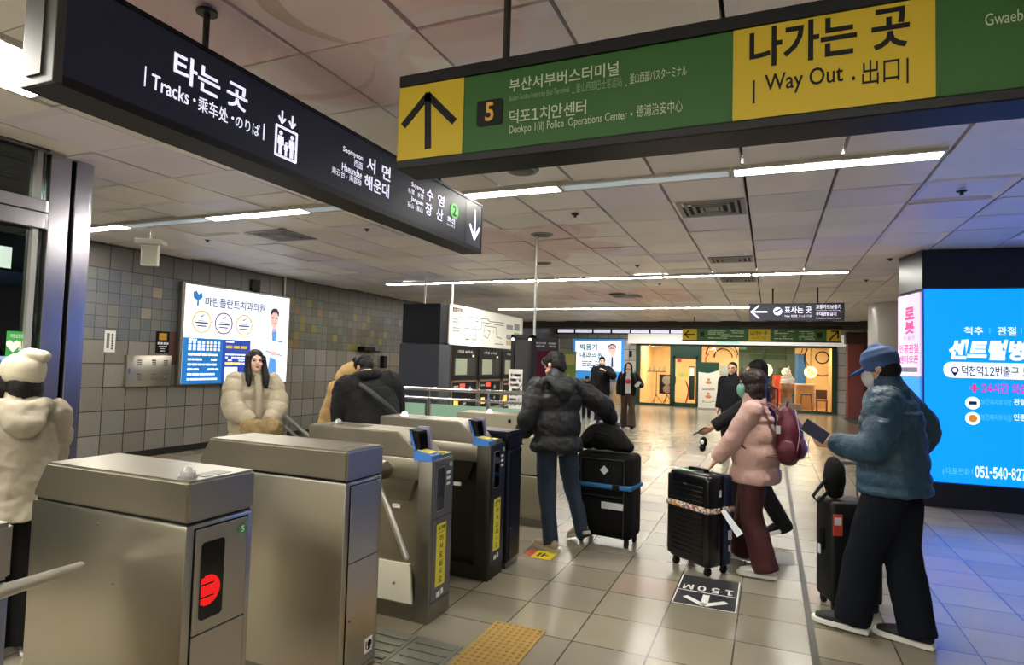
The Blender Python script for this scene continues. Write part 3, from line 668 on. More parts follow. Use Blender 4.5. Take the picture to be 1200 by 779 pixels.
# ================================================================== TICKET GATES
GXR = -1.84
def dome(b, x, y, z): b.cyl((x, y, z), (x, y, z+.01), .032, n=20); b.sph((x, y, z+.01), (.026, .026, .03))
DOMEM = mat('dome_lamp', 'e8e8e4', .08, spec=.7, trans=.75); DOMEG = mat('dome_lit', 'f3d8ea', .2, emit=1.2)
def end_plane(X): return Pl((X, 0, 0), (0, 1, 0))
def tripod_arm(t, p0, p1, hub):
    b = MB(); b.cyl(p0, p1, .0175, n=14).sph(p1, .0175); b.build('arm', mat('arm_steel', 'd6d4cc', .28, .85), t, True)
    if hub: b = MB(); b.cyl(hub[0], hub[1], .05, .06, n=18); b.build('hub', STEELD, t, True)
def gate_a(y0, label, disp=False, sticker=False, xl=-2.7, GXR=GXR):
    y1 = y0+.30; ym = y0+.15
    t = thing('ticket_gate', label, 'ticket gate', ((xl+GXR)/2, ym, 0), group='ticket gates of the barrier line')
    b = MB(); b.box(xl, GXR, y0, y1, .05, .985, .012); b.build('body', STEEL, t, True)
    b = MB(); b.box(xl+.02, GXR-.01, y0+.012, y1-.012, 0, .052); b.build('plinth', STEELD, t)
    b = MB(); b.prism([(xl+.008, y0, .992), (GXR+.002, y0, .992), (GXR+.002, y0, 1.136), (xl+.075, y0, 1.136), (xl+.008, y0, 1.02)], (0, .30, 0))
    bmesh.ops.bevel(b.bm, geom=b.bm.edges[:], offset=.01, segments=2, affect='EDGES'); b.build('lid', STEEL, t, True)
    b = MB(); b.box(xl+.02, GXR-.012, y0+.01, y1-.01, .98, .996); b.build('lid_seam', BLACK, t)
    X = GXR; E = end_plane(X)
    b = MB(); b.box(X, X+.004, y0+.032, y1-.032, .075, .97); b.build('panel_gap', BLACK, t)
    b = MB(); b.box(X, X+.008, y0+.036, y1-.036, .602, .965, .002); b.build('upper_door', STEEL, t)
    b = MB(); b.box(X, X+.008, y0+.036, y1-.036, .08, .597, .002); b.build('lower_door', STEEL, t)
    b = MB(); b.cyl((X+.008, y0+.055, .33), (X+.014, y0+.055, .33), .008, n=12); b.build('lock', STEELD, t)
    b = MB(); b.box(X-.1, X-.03, ym-.06, ym+.06, 1.135, 1.138); b.build('top_plate', STEELD, t)
    if disp:
        b = MB(); D = end_plane(X+.008); D.rect(b, y0+.06, .645, y0+.158, .915, .0, .003, r=.014); b.build('display', BGLASS, t)
        b = MB(); cy, cz, R = y0+.092, .745, .052
        for k in range(-9, 10):
            z = cz+k*.0055; hw = math.sqrt(max(R*R-(k*.0055)**2, 0))
            if hw < .008: continue
            D.rect(b, max(cy-hw, y0+.063), z-.0016, cy+hw, z+.0016, .003, .004) if k not in (-4, 4) else D.rect(b, cy+hw*.55, z-.0016, cy+hw, z+.0016, .003, .004)
        b.build('stop_light', mat('led_red', '400404', .5, emit=1.3, ecol=(1, .015, .015), spec=.1), t)
        b = MB(); D.disc(b, y1-.062, .925, .02); b.build('number_badge', mat('badge_green', '3f7d4c', .5), t)
        D.text('5', y1-.069, .914, y1-.055, .936, WHITE, t, bold=.02)
        b = MB(); dome(b, X-.06, y0+.045, 1.138); b.build('dome_lamp', DOMEM, t, True)
    if sticker:
        D = end_plane(X+.008); b = MB(); D.rect(b, y1-.115, .125, y1-.055, .195); b.build('care_sticker', WHITE, t)
        b = MB(); D.disc(b, y1-.078, .165, .018, .003, .004); D.stroke(b, [(y1-.105, .145), (y1-.105, .18)], .008, .003, .004); D.poly(b, [(y1-.1, .135), (y1-.065, .14), (y1-.08, .16)], .003, .004); b.build('care_symbol', BLACK, t)
    return t
g0 = gate_a(.68, 'steel ticket gate at the lower left corner, only its end and one arm in frame', GXR=aty(18, 606, .98).x)
p1 = aty(93, 664, 1.43); p0 = aty(17, 688, .99)
tripod_arm(g0, p0-(p1-p0)*.25, p1, None)
g1 = gate_a(1.54, 'big steel ticket gate in front with red stop light and number 5 badge', disp=True)
b = MB()
for (x, y) in ((115, 614), (133, 684)): p = aty(x, y, 1.54); b.cyl((p.x, 1.537, p.z), (p.x, 1.541, p.z), .004, n=10)
b.build('screw', STEELD, g1)
g2 = gate_a(2.40, 'plain steel ticket gate without display, second from the left front, keyhole door', sticker=True, xl=-2.81)

BLUE = mat('reader_blue', '3f78c4', .4); YEL = mat('pad_yellow', 'c9bb4a', .5); WARM = mat('lit_kick_plate', 'e6e2cf', .45, .1); SHADEDST = steel('shaded_steel', '45423c', .38)
STY = mat('gate_yellow', 'd8cf3c', .5)
def gate_b(y0, label, Xe=-1.87, wid=.27, face=None, dark=False, sticker=True, lampm=DOMEM, arm=True):
    y1 = y0+wid; face = face or mat('gate_end', '77757c', .38, .7)
    t = thing('ticket_gate', label, 'ticket gate', (-2.34, (y0+y1)/2, 0), 0, 'ticket gates of the barrier line')
    xl = -2.82
    b = MB(); b.prism([(xl, y0, .978), (xl, y0, 1.131), (-2.12, y0, 1.131), (-2.0, y0, 1.035), (-1.955, y0, .978)], (0, wid, 0))
    bmesh.ops.bevel(b.bm, geom=b.bm.edges[:], offset=.006, segments=2, affect='EDGES'); b.build('hood', STEEL, t, True)
    b = MB(); b.box(xl+.005, -1.968, y0+.004, y1-.004, .845, .974, .004); b.build('apron', STEEL, t, True)
    b = MB(); b.box(-1.968, Xe, y0, y1, .0, .974, .008); b.build('end_post', STEELD if not dark else SHADEDST, t, True)
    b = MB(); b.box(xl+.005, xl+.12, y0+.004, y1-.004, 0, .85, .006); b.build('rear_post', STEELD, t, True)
    b = MB(); b.box(xl+.1, -1.95, y0+.085, y1-.085, .05, .86); b.build('inner_wall', STEEL if not dark else SHADEDST, t)
    b = MB(); b.box(xl+.1, -1.95, y0+.01, y1-.01, 0, .10, .004); b.build('base', STEELD if not dark else SHADEDST, t)
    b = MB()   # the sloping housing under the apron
    b.prism([(-2.62, y0+.01, .85), (-1.99, y0+.01, .85), (-2.06, y0+.05, .70), (-2.5, y0+.05, .70)], (0, .05, 0)); b.build('arm_housing', STEELD if not dark else SHADEDST, t)
    if arm:
        b = MB(); b.prism([(-2.62, y0+.012, .10), (-1.99, y0+.012, .10), (-2.05, y0+.07, .31), (-2.62, y0+.07, .31)], (0, .02, 0)); b.build('kick_plate', WARM, t)  # near-white colour stands in for light falling on the steel plate
        b = MB(); b.cyl((-2.3, y0+.03, .2), (-2.3, y0+.02, .2), .008, n=8).cyl((-2.13, y0+.03, .2), (-2.13, y0+.02, .2), .008, n=8); b.build('screw', STEELD, t)
    b = MB(); b.box(-2.19, -2.13, y0+.068, y0+.086, .645, .67, .003); b.build('arm_label', WHITE, t)
    # top of the end post: card reader
    b = MB(); b.prism([(-2.0, y0-.004, .965), (-1.875, y0-.004, .965), (-1.875, y0-.004, 1.0), (-1.90, y0-.004, 1.012), (-2.0, y0-.004, 1.03)], (0, .11, 0))
    b.prism([(-2.0, y0-.004, 1.02), (-1.985, y0-.004, 1.02), (-2.03, y0-.004, 1.14), (-2.04, y0-.004, 1.14)], (0, .11, 0)); b.build('reader_base', BLUE, t)
    b = MB(); b.prism([(-1.98, y0+.006, 1.026), (-1.89, y0+.006, 1.01), (-1.89, y0+.006, 1.015), (-1.98, y0+.006, 1.031)], (0, .085, 0)); b.build('card_pad', YEL, t)
    b = MB(); b.prism([(-2.02, y0+.01, 1.03), (-1.965, y0+.01, 1.02), (-1.985, y0+.01, 1.14), (-2.05, y0+.01, 1.15)], (0, .1, 0)); b.build('reader_head', BLACK, t)
    b = MB(); b.prism([(-1.964, y0+.025, 1.032), (-1.981, y0+.025, 1.125), (-1.979, y0+.025, 1.127), (-1.962, y0+.025, 1.032)], (0, .07, 0)); b.build('reader_screen', BGLASS, t)
    b = MB(); b.prism([(-2.04, y0+.115, 1.0), (-1.95, y0+.115, 1.0), (-1.97, y0+.115, 1.16), (-2.05, y0+.115, 1.16)], (0, .02, 0)); b.build('reader_wing', mat('wing_lilac', 'a5a0c0', .35, .5), t)
    b = MB(); b.box(-1.965, -1.88, y0+.14, y1-.01, .97, .995, .004); b.build('ticket_slot', STEEL, t)
    b = MB(); b.box(-1.95, -1.9, y0+.16, y1-.03, .995, 1.0, .001); b.build('slot_mark', YEL, t)
    # end face
    X = Xe; E = end_plane(X)
    b = MB(); b.box(X, X+.005, y0+.022, y1-.012, .10, .965, .002); b.build('end_panel', face, t)
    D = end_plane(X+.005)
    b = MB(); D.rect(b, y0+.05, .655, y0+.148, .925, .0, .004, r=.012); b.build('display_rim', STEEL, t)
    b = MB(); D.rect(b, y0+.056, .662, y0+.142, .918, .0, .005, r=.01); b.build('display', BGLASS, t)
    b = MB()
    for k in range(3): D.rect(b, y0+.175, .80+.035*k, y0+.215, .817+.035*k, 0, .003)
    b.build('vent_slots', WHITE, t)
    b = MB(); D.disc(b, y1-.05, .925, .016); b.build('number_badge', mat('badge_mint', '7fae86', .5, emit=.1), t)
    b = MB(); D.rect(b, y0+.024, .615, y1-.014, .618, 0, .002); D.rect(b, y0+.024, .118, y1-.014, .121, 0, .002); b.build('panel_seams', BLACK, t)
    if sticker:
        u0, u1 = y0+.07, y0+.07+.115
        b = MB(); D.rect(b, u0, .2, u1, .575, 0, .002); b.build('welcome_sticker', STY, t)
        D.text('표구매', u0+.014, .535, u1-.014, .562, BLACK, t, bold=.02, w=.003)
        b = MB(); D.rect(b, u0+.01, .521, u1-.01, .524, .002, .003); b.build('sticker_line', BLACK, t)
        for k, ch in enumerate('어서오십시오'): D.text(ch, u0+(.044 if ch == '시' else .036), .470-.0505*k, u1-(.044 if ch == '시' else .036), .506-.0505*k, BLACK, t, bold=.02, w=.003)
    b = MB(); D.rect(b, y0+.09, .135, y0+.13, .165, 0, .002); D.rect(b, y0+.145, .14, y0+.17, .172, 0, .002); b.build('small_stickers', WHITE, t)
    b = MB(); dome(b, -2.66, y0+.1, 1.131); b.build('dome_lamp', lampm, t, True)
    b = MB(); b.box(-2.69, -2.45, y0+.05, y0+.2, 1.131, 1.134); b.build('top_plate', STEELD, t)
    return t
g3 = gate_b(3.26, 'steel ticket gate with yellow welcome sticker and bright kick plate, third along')
h0 = aty(441, 558, 3.14); h1 = aty(476, 653, 3.12)
tripod_arm(g3, h0, h1, (V((h0.x-.02, 3.14, h0.z+.01)), V((h0.x-.03, 3.36, h0.z+.03))))
g4 = gate_b(4.07, 'steel ticket gate with yellow welcome sticker in shadow behind the bright kick plate', Xe=-1.855, face=mat('gate_end_shaded', '3e3f4c', .35, .7), dark=True, arm=False, lampm=DOMEG)  # darker steel and end face put the shade into this gate's colours
g5 = gate_a(4.36, 'dark navy gate cabinet joined to the far side of the shaded gate')
for ch in g5.children:
    if ch.name.split('.')[0] in ('body', 'upper_door', 'lower_door', 'lid'):
        ch.data = ch.data.copy(); ch.data.materials.clear(); ch.data.materials.append(mat('gate_navy', '1a1c2b', .35, .5))
g5.scale = (1, .88, .918)
t = thing('wide_gate', 'beige steel gate cabinet beyond the navy one, beside the man in the black puffer', 'ticket gate', (-2.3, 5.75, 0), 0, 'ticket gates of the barrier line')
BEI = mat('beige_steel', 'a8a28c', .38, .55)
b = MB(); b.box(-2.95, -1.95, 5.6, 5.9, .08, .88, .01); b.build('body', BEI, t, True)
b = MB(); b.prism([(-2.95, 5.6, .885), (-1.955, 5.6, .885), (-1.955, 5.6, .93), (-2.12, 5.6, 1.06), (-2.95, 5.6, 1.06)], (0, .3, 0)); bmesh.ops.bevel(b.bm, geom=b.bm.edges[:], offset=.006, segments=2, affect='EDGES'); b.build('hood', BEI, t, True)
b = MB(); b.box(-2.9, -1.98, 5.62, 5.88, 0, .085); b.build('plinth', STEELD, t)
b = MB(); b.box(-2.8, -2.0, 5.592, 5.6, .5, .86, .004); b.build('upper_door', BEI, t)
b = MB(); b.box(-2.8, -2.0, 5.592, 5.6, .12, .485, .004); b.build('lower_door', BEI, t)
b = MB(); b.box(-2.45, -2.0, 5.597, 5.603, .484, .502); b.build('door_edge', CHROME, t)
b = MB(); b.sph((-2.36, 5.598, 1.0), (.018, .006, .022)); b.build('call_button', BLACK, t)
b = MB(); dome(b, -2.62, 5.68, 1.06); b.build('dome_lamp', DOMEG, t, True)

# ---- railing behind the gates with a green glass screen
t = thing('guard_railing', 'stainless guard railing with double top rails behind the gates', 'railing', (-3.3, 6.4, 0))
RY = 6.4
for z in (1.235, 1.125): b = MB(); b.cyl((-4.5, RY, z), (-2.35, RY, z), .022 if z > 1.2 else .016, n=12); b.build('rail', CHROME, t, True)
for x in (-4.25, -3.75, -2.97): b = MB(); b.cyl((x, RY, 0), (x, RY, 1.16), .024, n=12).cyl((x, RY, 1.15), (x, RY, 1.235), .01, n=8); b.build('post', CHROME, t, True)
b = MB(); b.box(-3.72, -2.4, RY-.006, RY+.006, .12, 1.06); b.build('glass_screen', mat('green_glass', '9cc2ae', .15, emit=0, alpha=.75), t)
b = MB(); b.box(-4.2, -3.8, RY-.006, RY+.006, .12, 1.06); b.build('glass_screen', MATS['green_glass'], t)
pA, pB = dep(333, 486, 7.2), dep(364, 513, 6.3)
t = thing('stair_handrail', 'dark sloping stair handrail right of the woman in the cream jacket', 'handrail', (pA.x, pA.y, 0))
b = MB(); b.cyl(pA, pB, .022, n=10); b.build('rail', STEELD, t, True)
b = MB(); b.cyl(pA-V((0, 0, .12)), pB-V((0, 0, .12)), .016, n=10); b.build('lower_rail', STEELD, t, True)
for q in (.05, .9): p = pA.lerp(pB, q); b = MB(); b.cyl((p.x, p.y, 0), p, .02, n=10); b.build('post', STEELD, t, True)

# ================================================================== TICKET MACHINES
XM = -5.3; MP = Pl((XM, 0, 0), (0, 1, 0)); PANW = mat('panel_slate', '3a3f4a', .45)
names = ('dark ticket machine nearest the viewer, at the left end of the bank', 'dark ticket machine in the middle of the bank', 'dark ticket machine at the right end of the bank, behind the black screen')
LEDR = mat('led_redsmall', 'ff4030', .4, emit=1.5); LEDO = mat('led_orange', 'ffb050', .4, emit=1.2); SCRN = mat('machine_screen', '6f7563', .25, emit=.25, ecol=(.7, .75, .55))
for i in range(3):
    y0 = 9.78+1.14*i; y1 = y0+1.10; t = thing('ticket_machine', names[i], 'ticket machine', (XM-.38, (y0+y1)/2, 0))
    b = MB(); b.box(XM-.76, XM-.02, y0-.015, y1+.015, 0, 1.84); b.build('cabinet', NAVY, t)
    b = MB(); b.prism([(XM, y0, 1.82), (XM, y0, 1.24), (XM-.06, y0, 1.24), (XM-.06, y0, 1.82)], (0, y1-y0, 0)); b.build('bezel', BLACK, t)
    b = MB(); b.prism([(XM+.002, y0+.1, 1.64), (XM+.002, y0+.1, 1.3), (XM+.004, y0+.1, 1.3), (XM+.004, y0+.1, 1.64)], (0, y1-y0-.2, 0)); b.build('hood_recess', mat('recess', '1d1d1a', .6), t)
    b = MB(); MP.rect(b, y0+.16, 1.32, y0+.62, 1.62, .005, .008); b.build('screen', SCRN, t)
    MP.text('1회용 승차권', y0+.25, 1.73, y0+.85, 1.78, WHITE, t)
    b = MB(); MP.rect(b, y0+.85, 1.66, y0+.93, 1.7, .001, .004); b.build('sensor', WHITE, t)
    b = MB(); b.box(XM-.02, XM+.015, y0, y0+.05, .1, 1.22).box(XM-.02, XM+.015, y1-.05, y1, .1, 1.22).box(XM-.02, XM+.015, y0, y1, 1.18, 1.22); b.build('steel_frame', STEEL, t)
    b = MB(); b.box(XM-.03, XM+.004, y0+.05, y1-.05, .1, 1.18); b.build('lower_panel', BLACK, t)
    b = MB(); MP.rect(b, y0+.36, 1.08, y0+.56, 1.15, .005, .009); b.build('price_display', LEDR, t)
    b = MB(); MP.rect(b, y0+.14, .74, y0+.3, .86, .005, .009); b.build('coin_slot', LEDO, t)
    b = MB(); MP.disc(b, y0+.78, 1.06, .04, .005, .009); MP.rect(b, y0+.12, 1.09, y0+.3, 1.12, .005, .009); MP.rect(b, y0+.5, .76, y0+.62, .8, .005, .009); MP.disc(b, y0+.78, .84, .035, .005, .009); b.build('buttons', mat('btn', '9a9a96', .5), t)
    b = MB(); b.box(XM-.02, XM+.04, y0+.1, y1-.1, .62, .66, .005); b.build('tray', STEEL, t)
b = MB(); b.box(-6.1, XM+.01, 9.32, 9.76, 0, 1.86); tag(b.build('machine_side_panel', PANW), 'slate grey side panel closing the left end of the ticket machines', 'side panel')
b = MB(); b.box(XM, XM+.02, 9.72, 9.765, 0, 1.86); tag(b.build('corner_trim', CHROME), 'thin bright metal corner trim on the left end of the ticket machines', 'trim')
t = thing('route_map', 'white subway route map board in a dark box on top of the ticket machines', 'map board', (-5.7, 11.3, 1.87))
b = MB(); b.box(-6.08, XM-.01, 9.36, 13.2, 1.87, 2.575); b.build('box', NAVY, t)
b = MB(); b.box(XM-.012, XM, 9.66, 13.15, 1.88, 2.585); b.build('board', mat('map_white', 'd8d8cc', .5, emit=.22), t)
b = MB(); b.box(XM-.01, XM+.012, 9.64, 9.68, 1.87, 2.6).box(XM-.01, XM+.012, 13.13, 13.17, 1.87, 2.6).box(XM-.01, XM+.012, 9.64, 13.17, 1.865, 1.89).box(XM-.01, XM+.012, 9.64, 13.17, 2.58, 2.6); b.build('rim', WHITE, t)
b = MB(); L = lambda pts: MP.stroke(b, pts, .014)
L([(10.35, 2.42), (11.3, 2.44), (11.35, 2.4), (12.1, 2.42)]); L([(10.25, 2.2), (10.9, 2.2), (11.0, 2.25), (11.0, 2.36), (12.1, 2.36)]); L([(10.3, 2.42), (10.3, 1.98), (10.8, 2.0)]); L([(10.75, 2.4), (10.75, 2.0)]); L([(11.15, 2.3), (11.7, 2.3), (11.75, 2.1), (12.0, 2.08)]); L([(11.15, 2.3), (11.1, 2.1), (11.3, 2.05), (11.4, 2.2), (11.25, 2.22)])
b.build('route_lines', mat('map_ink', '5d6058', .6), t)
b = MB(); 
for k in range(30): MP.disc(b, random.uniform(10.25, 12.05), random.choice((2.42, 2.36, 2.2, 2.3, 2.0)), .012)
b.build('stations', mat('map_dot', '33352f', .6), t)
b = MB(); MP.rect(b, 9.78, 2.47, 10.15, 2.55); b.build('title_badge', mat('map_brown', '5b4634', .5), t)
MP.text('노선도', 9.82, 2.485, 10.1, 2.535, WHITE, t)
b = MB(); tick_lines(MP, b, 9.8, 2.1, 10.1, 2.42, 6, .7, 5); MP.rect(b, 12.25, 2.3, 12.6, 2.4); MP.rect(b, 12.68, 2.3, 13.0, 2.45); MP.rect(b, 12.25, 2.08, 12.6, 2.18); tick_lines(MP, b, 11.5, 1.93, 12.1, 1.98, 1, .9, 2); b.build('legend', mat('map_grey', '9a9a9c', .6), t)
b = MB(); MP.rect(b, 12.25, 1.95, 12.6, 2.06); MP.rect(b, 12.68, 1.95, 13.0, 2.25); b.build('legend_yellow', mat('map_yel', 'c8c090', .6), t)
for x, y in ((-5.7, 9.46), (-5.6, 10.3)):
    b = MB(); b.cyl((x, y, 2.57), (x, y, CEIL), .018, n=10); b.build('support_rod', WHITE, t)

# ---- kiosk on the thin white pole
KX, KY = -2.56, 6.75
t = thing('gate_kiosk', 'black free-standing screen kiosk behind the man in the black puffer', 'kiosk', (KX, KY, 0))
b = MB(); b.box(KX-.26, KX-.22, KY-.08, KY+.08, 0, 1.9).box(KX-.04, KX+.0, KY-.08, KY+.08, 0, 1.9).box(KX-.26, KX+.0, KY-.08, KY+.08, 1.86, 1.91).box(KX-.26, KX, KY-.03, KY+.05, .5, 1.86); b.build('frame', mat('kiosk_black', '141416', .35), t)
b = MB(); b.box(KX-.215, KX-.045, KY-.07, KY-.03, 1.0, 1.85); b.build('inner_panel', mat('kiosk_grey', '2c2b2d', .5), t)
b = MB(); b.prism([(KX, KY-.1, 0), (KX+.27, KY+.1, 0), (KX+.25, KY+.2, 0), (KX, KY+.1, 0)], (0, 0, 1.87)); b.build('screen_housing', mat('kiosk_plum', '1f1b22', .35), t)
KP = Pl((KX, KY-.1, 0), (.27, .2, 0))
b = MB(); KP.rect(b, .07, 1.25, .3, 1.72); b.build('screen', mat('kiosk_screen', '3c0f1a', .15, emit=.12), t)
b = MB(); tick_lines(KP, b, .06, 1.76, .3, 1.83, 2, .8, 3); KP.ring(b, .18, 1.6, .05, .012, .003, .004); b.build('screen_print', mat('kiosk_print', '8f8a93', .5), t)
for xx in (-.235, -.02): b = MB(); b.sph((KX+xx, KY-.085, 1.85), .018); b.build('spot_lamp', mat('spot', 'fffbe8', .4, emit=2), t)
KF = Pl((0, KY-.085, 0), (1, 0, 0))
b = MB(); KF.rect(b, KX-.27, 1.02, KX-.1, 1.5); b.build('notice', WHITE, t)
b = MB(); tick_lines(KF, b, KX-.25, 1.06, KX-.12, 1.46, 7, .8, 9); KF.stroke(b, [(KX-.1, 1.33), (KX-.14, 1.28), (KX-.1, 1.23)], .012, .003, .005); b.build('notice_print', mat('ink', '77797c', .6), t)
b = MB(); b.cyl((KX, KY, 1.9), (KX, KY, CEIL), .017, n=12); b.build('ceiling_pole', mat('pole_white', 'c9c9c6', .35, .4), t, True)
# ================================================================== LEFT WALL FITTINGS
WP = Pl((WL, 0, 0), (0, 1, 0))
t = thing('dental_poster', 'backlit white and blue clinic poster with a white-coated man on the left wall', 'light box', (WL, 8.1, 1.08))
b = MB(); b.box(WL+.021, WL+.1, 6.90, 9.28, 1.06, 2.72, .01); b.build('box', STEELD, t)
b = MB(); WP.rect(b, 6.95, 1.09, 9.24, 2.69, .1, .104); b.build('lit_face', mat('ad_white', 'eef3ff', .4, emit=.95), t)
E = .104
b = MB(); WP.rect(b, 6.95, 1.09, 8.32, 1.83, E, E+.003); b.build('blue_panel', mat('ad_blue', '1f7fd0', .4, emit=.45), t)
b = MB(); WP.rect(b, 7.72, 1.09, 8.32, 1.83, E+.003, E+.005); b.build('indigo_panel', mat('ad_indigo', '3152c0', .4, emit=.4), t)
INK = mat('ad_ink', '4c5d86', .5, emit=.15); ADW = mat('ad_text_white', 'f4f8ff', .4, emit=1.0); ADY = mat('ad_gold', 'e0c52e', .5, emit=.55); ADP = mat('ad_plum', '8a5a86', .5, emit=.3)
wt = lambda s, a, c, d, e, m_, **k: WP.text(s, a, c, d, e, m_, t, w=E+.006, **k)
wt('마린플란트치과의원', 7.32, 2.36, 8.62, 2.52, INK, bold=.015)
b = MB(); tick_lines(WP, b, 7.6, 2.57, 8.3, 2.61, 1, .9, 4); tick_lines(WP, b, 8.6, 2.64, 9.15, 2.66, 1, .9, 6)
b.build('small_print', INK, t)
b = MB(); WP.poly(b, [(7.17, 2.35), (7.2, 2.35), (7.2, 2.44), (7.27, 2.5), (7.25, 2.58), (7.19, 2.54), (7.15, 2.6), (7.09, 2.57), (7.1, 2.48), (7.17, 2.44)], E, E+.004); b.build('leaf_logo', mat('ad_logo', '2f86d0', .5, emit=.5), t)
for u, m_ in ((7.28, ADY), (7.72, ADP), (8.16, ADY)):
    b = MB(); WP.ring(b, u, 2.1, .185, .02, E, E+.003); b.build('ring', m_, t)
    b = MB(); WP.stroke(b, [(u-.03, 2.2), (u-.01, 2.18), (u+.035, 2.22)], .015, E, E+.003); WP.rect(b, u-.12, 2.07, u+.12, 2.095, E, E+.003); WP.rect(b, u-.08, 2.11, u+.08, 2.12, E, E+.003); WP.rect(b, u-.09, 2.02, u+.09, 2.04, E, E+.003); b.build('ring_print', INK, t)
WQ = Pl((WL+E+.003, 0, 0), (0, 1, 0))
b = MB()
for i in range(3):
    for j in range(4): WQ.rect(b, 7.05+.085*j, 1.63+.055*i, 7.1+.085*j, 1.67+.055*i); WQ.rect(b, 7.39+.075*j, 1.63+.055*i, 7.435+.075*j, 1.67+.055*i)
tick_lines(WQ, b, 7.05, 1.12, 7.65, 1.6, 6, .9, 11, .4); tick_lines(WQ, b, 7.78, 1.4, 8.28, 1.6, 4, .9, 12, .5); WQ.rect(b, 7.05, 1.79, 7.2, 1.815); WQ.rect(b, 7.78, 1.78, 7.95, 1.81); WQ.rect(b, 7.78, 1.12, 8.05, 1.36)
tag(b.build('timetable_print', ADW, t), kind='stuff')
b = MB(); 
for k in range(3): WQ.rect(b, 7.79+.16*k, 1.68, 7.92+.16*k, 1.73)
WQ.rect(b, 7.79, 1.4, 8.1, 1.44); b.build('yellow_print', ADY, t)
# the doctor printed on the poster
b = MB(); WP.poly(b, [(8.62, 1.12), (9.2, 1.12), (9.2, 1.75), (9.12, 1.98), (8.98, 2.05), (8.86, 2.06), (8.72, 1.98), (8.66, 1.7), (8.56, 1.5)], E, E+.002); b.build('doctor_coat', mat('ad_coat', 'd7def6', .4, emit=.9), t)
b = MB(); WP.poly(b, [(8.74, 1.12), (8.98, 1.12), (8.95, 1.5), (8.8, 1.55)], E+.002, E+.004); WP.poly(b, [(8.84, 1.85), (8.92, 1.85), (8.94, 2.07), (8.82, 2.07)], E+.002, E+.004); b.build('doctor_shirt', mat('ad_shirt', '5c9be0', .4, emit=.7), t)
b = MB(); WP.disc(b, 8.87, 2.26, .1, E+.002, E+.004, ry=.15); WP.poly(b, [(8.82, 2.02), (8.93, 2.02), (8.92, 2.16), (8.83, 2.16)], E+.002, E+.004); WP.disc(b, 8.88, 1.62, .09, E+.004, E+.005, ry=.045); b.build('doctor_skin', mat('ad_skin', 'e3b9b2', .4, emit=.75), t)
b = MB(); WP.poly(b, [(8.76, 2.27), (8.765, 2.4), (8.82, 2.46), (8.91, 2.465), (8.97, 2.41), (8.985, 2.3), (8.955, 2.34), (8.92, 2.385), (8.83, 2.38), (8.79, 2.34)], E+.004, E+.006); b.build('doctor_hair', mat('ad_hair', '2b2c38', .5), t)
b = MB(); WP.stroke(b, [(8.8, 2.28), (8.85, 2.285)], .016, E+.004, E+.006); WP.stroke(b, [(8.9, 2.285), (8.95, 2.28)], .016, E+.004, E+.006); WP.stroke(b, [(8.85, 2.18), (8.91, 2.18)], .012, E+.004, E+.006); WP.stroke(b, [(8.7, 1.66), (9.1, 1.58)], .012, E+.002, E+.004); WP.rect(b, 9.0, 1.83, 9.1, 1.85, E+.002, E+.004); b.build('doctor_lines', mat('ad_line', '6c6a86', .5), t)

b = MB(); b.cyl((WL+.03, 9.18, 2.72), (WL+.03, 9.18, CEIL), .016, n=8); tag(b.build('conduit', WHITE), 'thin white conduit running from the clinic poster up to the ceiling', 'conduit')
t = thing('steel_hatch', 'square stainless cabinet hatch with stamped slots on the tiled wall', 'wall cabinet', (WL, 6.45, 1.05))
b = MB(); b.box(WL, WL+.06, 6.08, 6.80, 1.06, 1.53, .008); b.build('door', STEEL, t, True)
b = MB()
for u in (6.27, 6.5, 6.7):
    for v in (1.17, 1.38):
        for k in range(3): b.box(WL+.055, WL+.068, u-.035, u+.035, v+.032*k, v+.018+.032*k, .003)
b.build('slots', CHROME, t)
b = MB(); b.box(WL+.055, WL+.075, 6.11, 6.13, 1.26, 1.33); b.build('handle', STEELD, t)
t = thing('notice_plate', 'small white vertical notice plate on the tiles beside the steel post', 'notice', (WL, 5.84, 1.57))
b = MB(); b.box(WL, WL+.015, 5.77, 5.92, 1.56, 1.87); b.build('plate', WHITE, t)
WN = Pl((WL+.015, 0, 0), (0, 1, 0))
b = MB()
for k in range(9): WN.rect(b, 5.79, 1.62+.024*k, 5.83, 1.636+.024*k); WN.rect(b, 5.86, 1.6+.026*k, 5.885, 1.618+.026*k)
tag(b.build('notice_print', BLACK, t), kind='stuff')
t = thing('emergency_sign', 'black and yellow emergency sign above the steel hatch', 'sign', (WL, 6.67, 1.57))
b = MB(); b.box(WL, WL+.015, 6.56, 6.78, 1.57, 1.90); b.build('plate', BLACK, t)
b = MB(); WN.rect(b, 6.6, 1.77, 6.73, 1.875, r=.01); b.build('yellow_symbol', mat('sign_amber', 'c99a1c', .5), t)
b = MB(); 
for k in range(4): WN.rect(b, 6.58+.05*k, 1.70, 6.615+.05*k, 1.735)
WN.rect(b, 6.6, 1.665, 6.74, 1.678); WN.rect(b, 6.63, 1.63, 6.71, 1.643); WN.rect(b, 6.63, 1.595, 6.71, 1.608); b.build('sign_print', WHITE, t)
b = MB(); b.box(WL, WL+.006, 6.78, 6.94, 1.40, 1.90); tag(b.build('brown_tile', mat('brown_tile', '5c3d33', .4)), 'reddish brown tile between the emergency sign and the clinic poster', 'tile')
b = MB(); b.box(WL, WL+.05, 8.35, 8.55, 2.74, 2.95, .01); tag(b.build('junction_box', mat('vent_black', '1c1b1a', .6)), 'dark wall box above the clinic poster', 'wall box')
b = MB(); b.box(WL, WL+.2, 11.55, 12.0, 1.74, 1.84, .02).box(WL, WL+.12, 12.45, 12.6, 1.35, 1.65, .02).box(WL, WL+.1, 11.9, 12.3, 1.72, 1.76); tag(b.build('wall_lamp', BLACK), 'dark bracket fixture on the wall behind the stooping person', 'wall fixture')

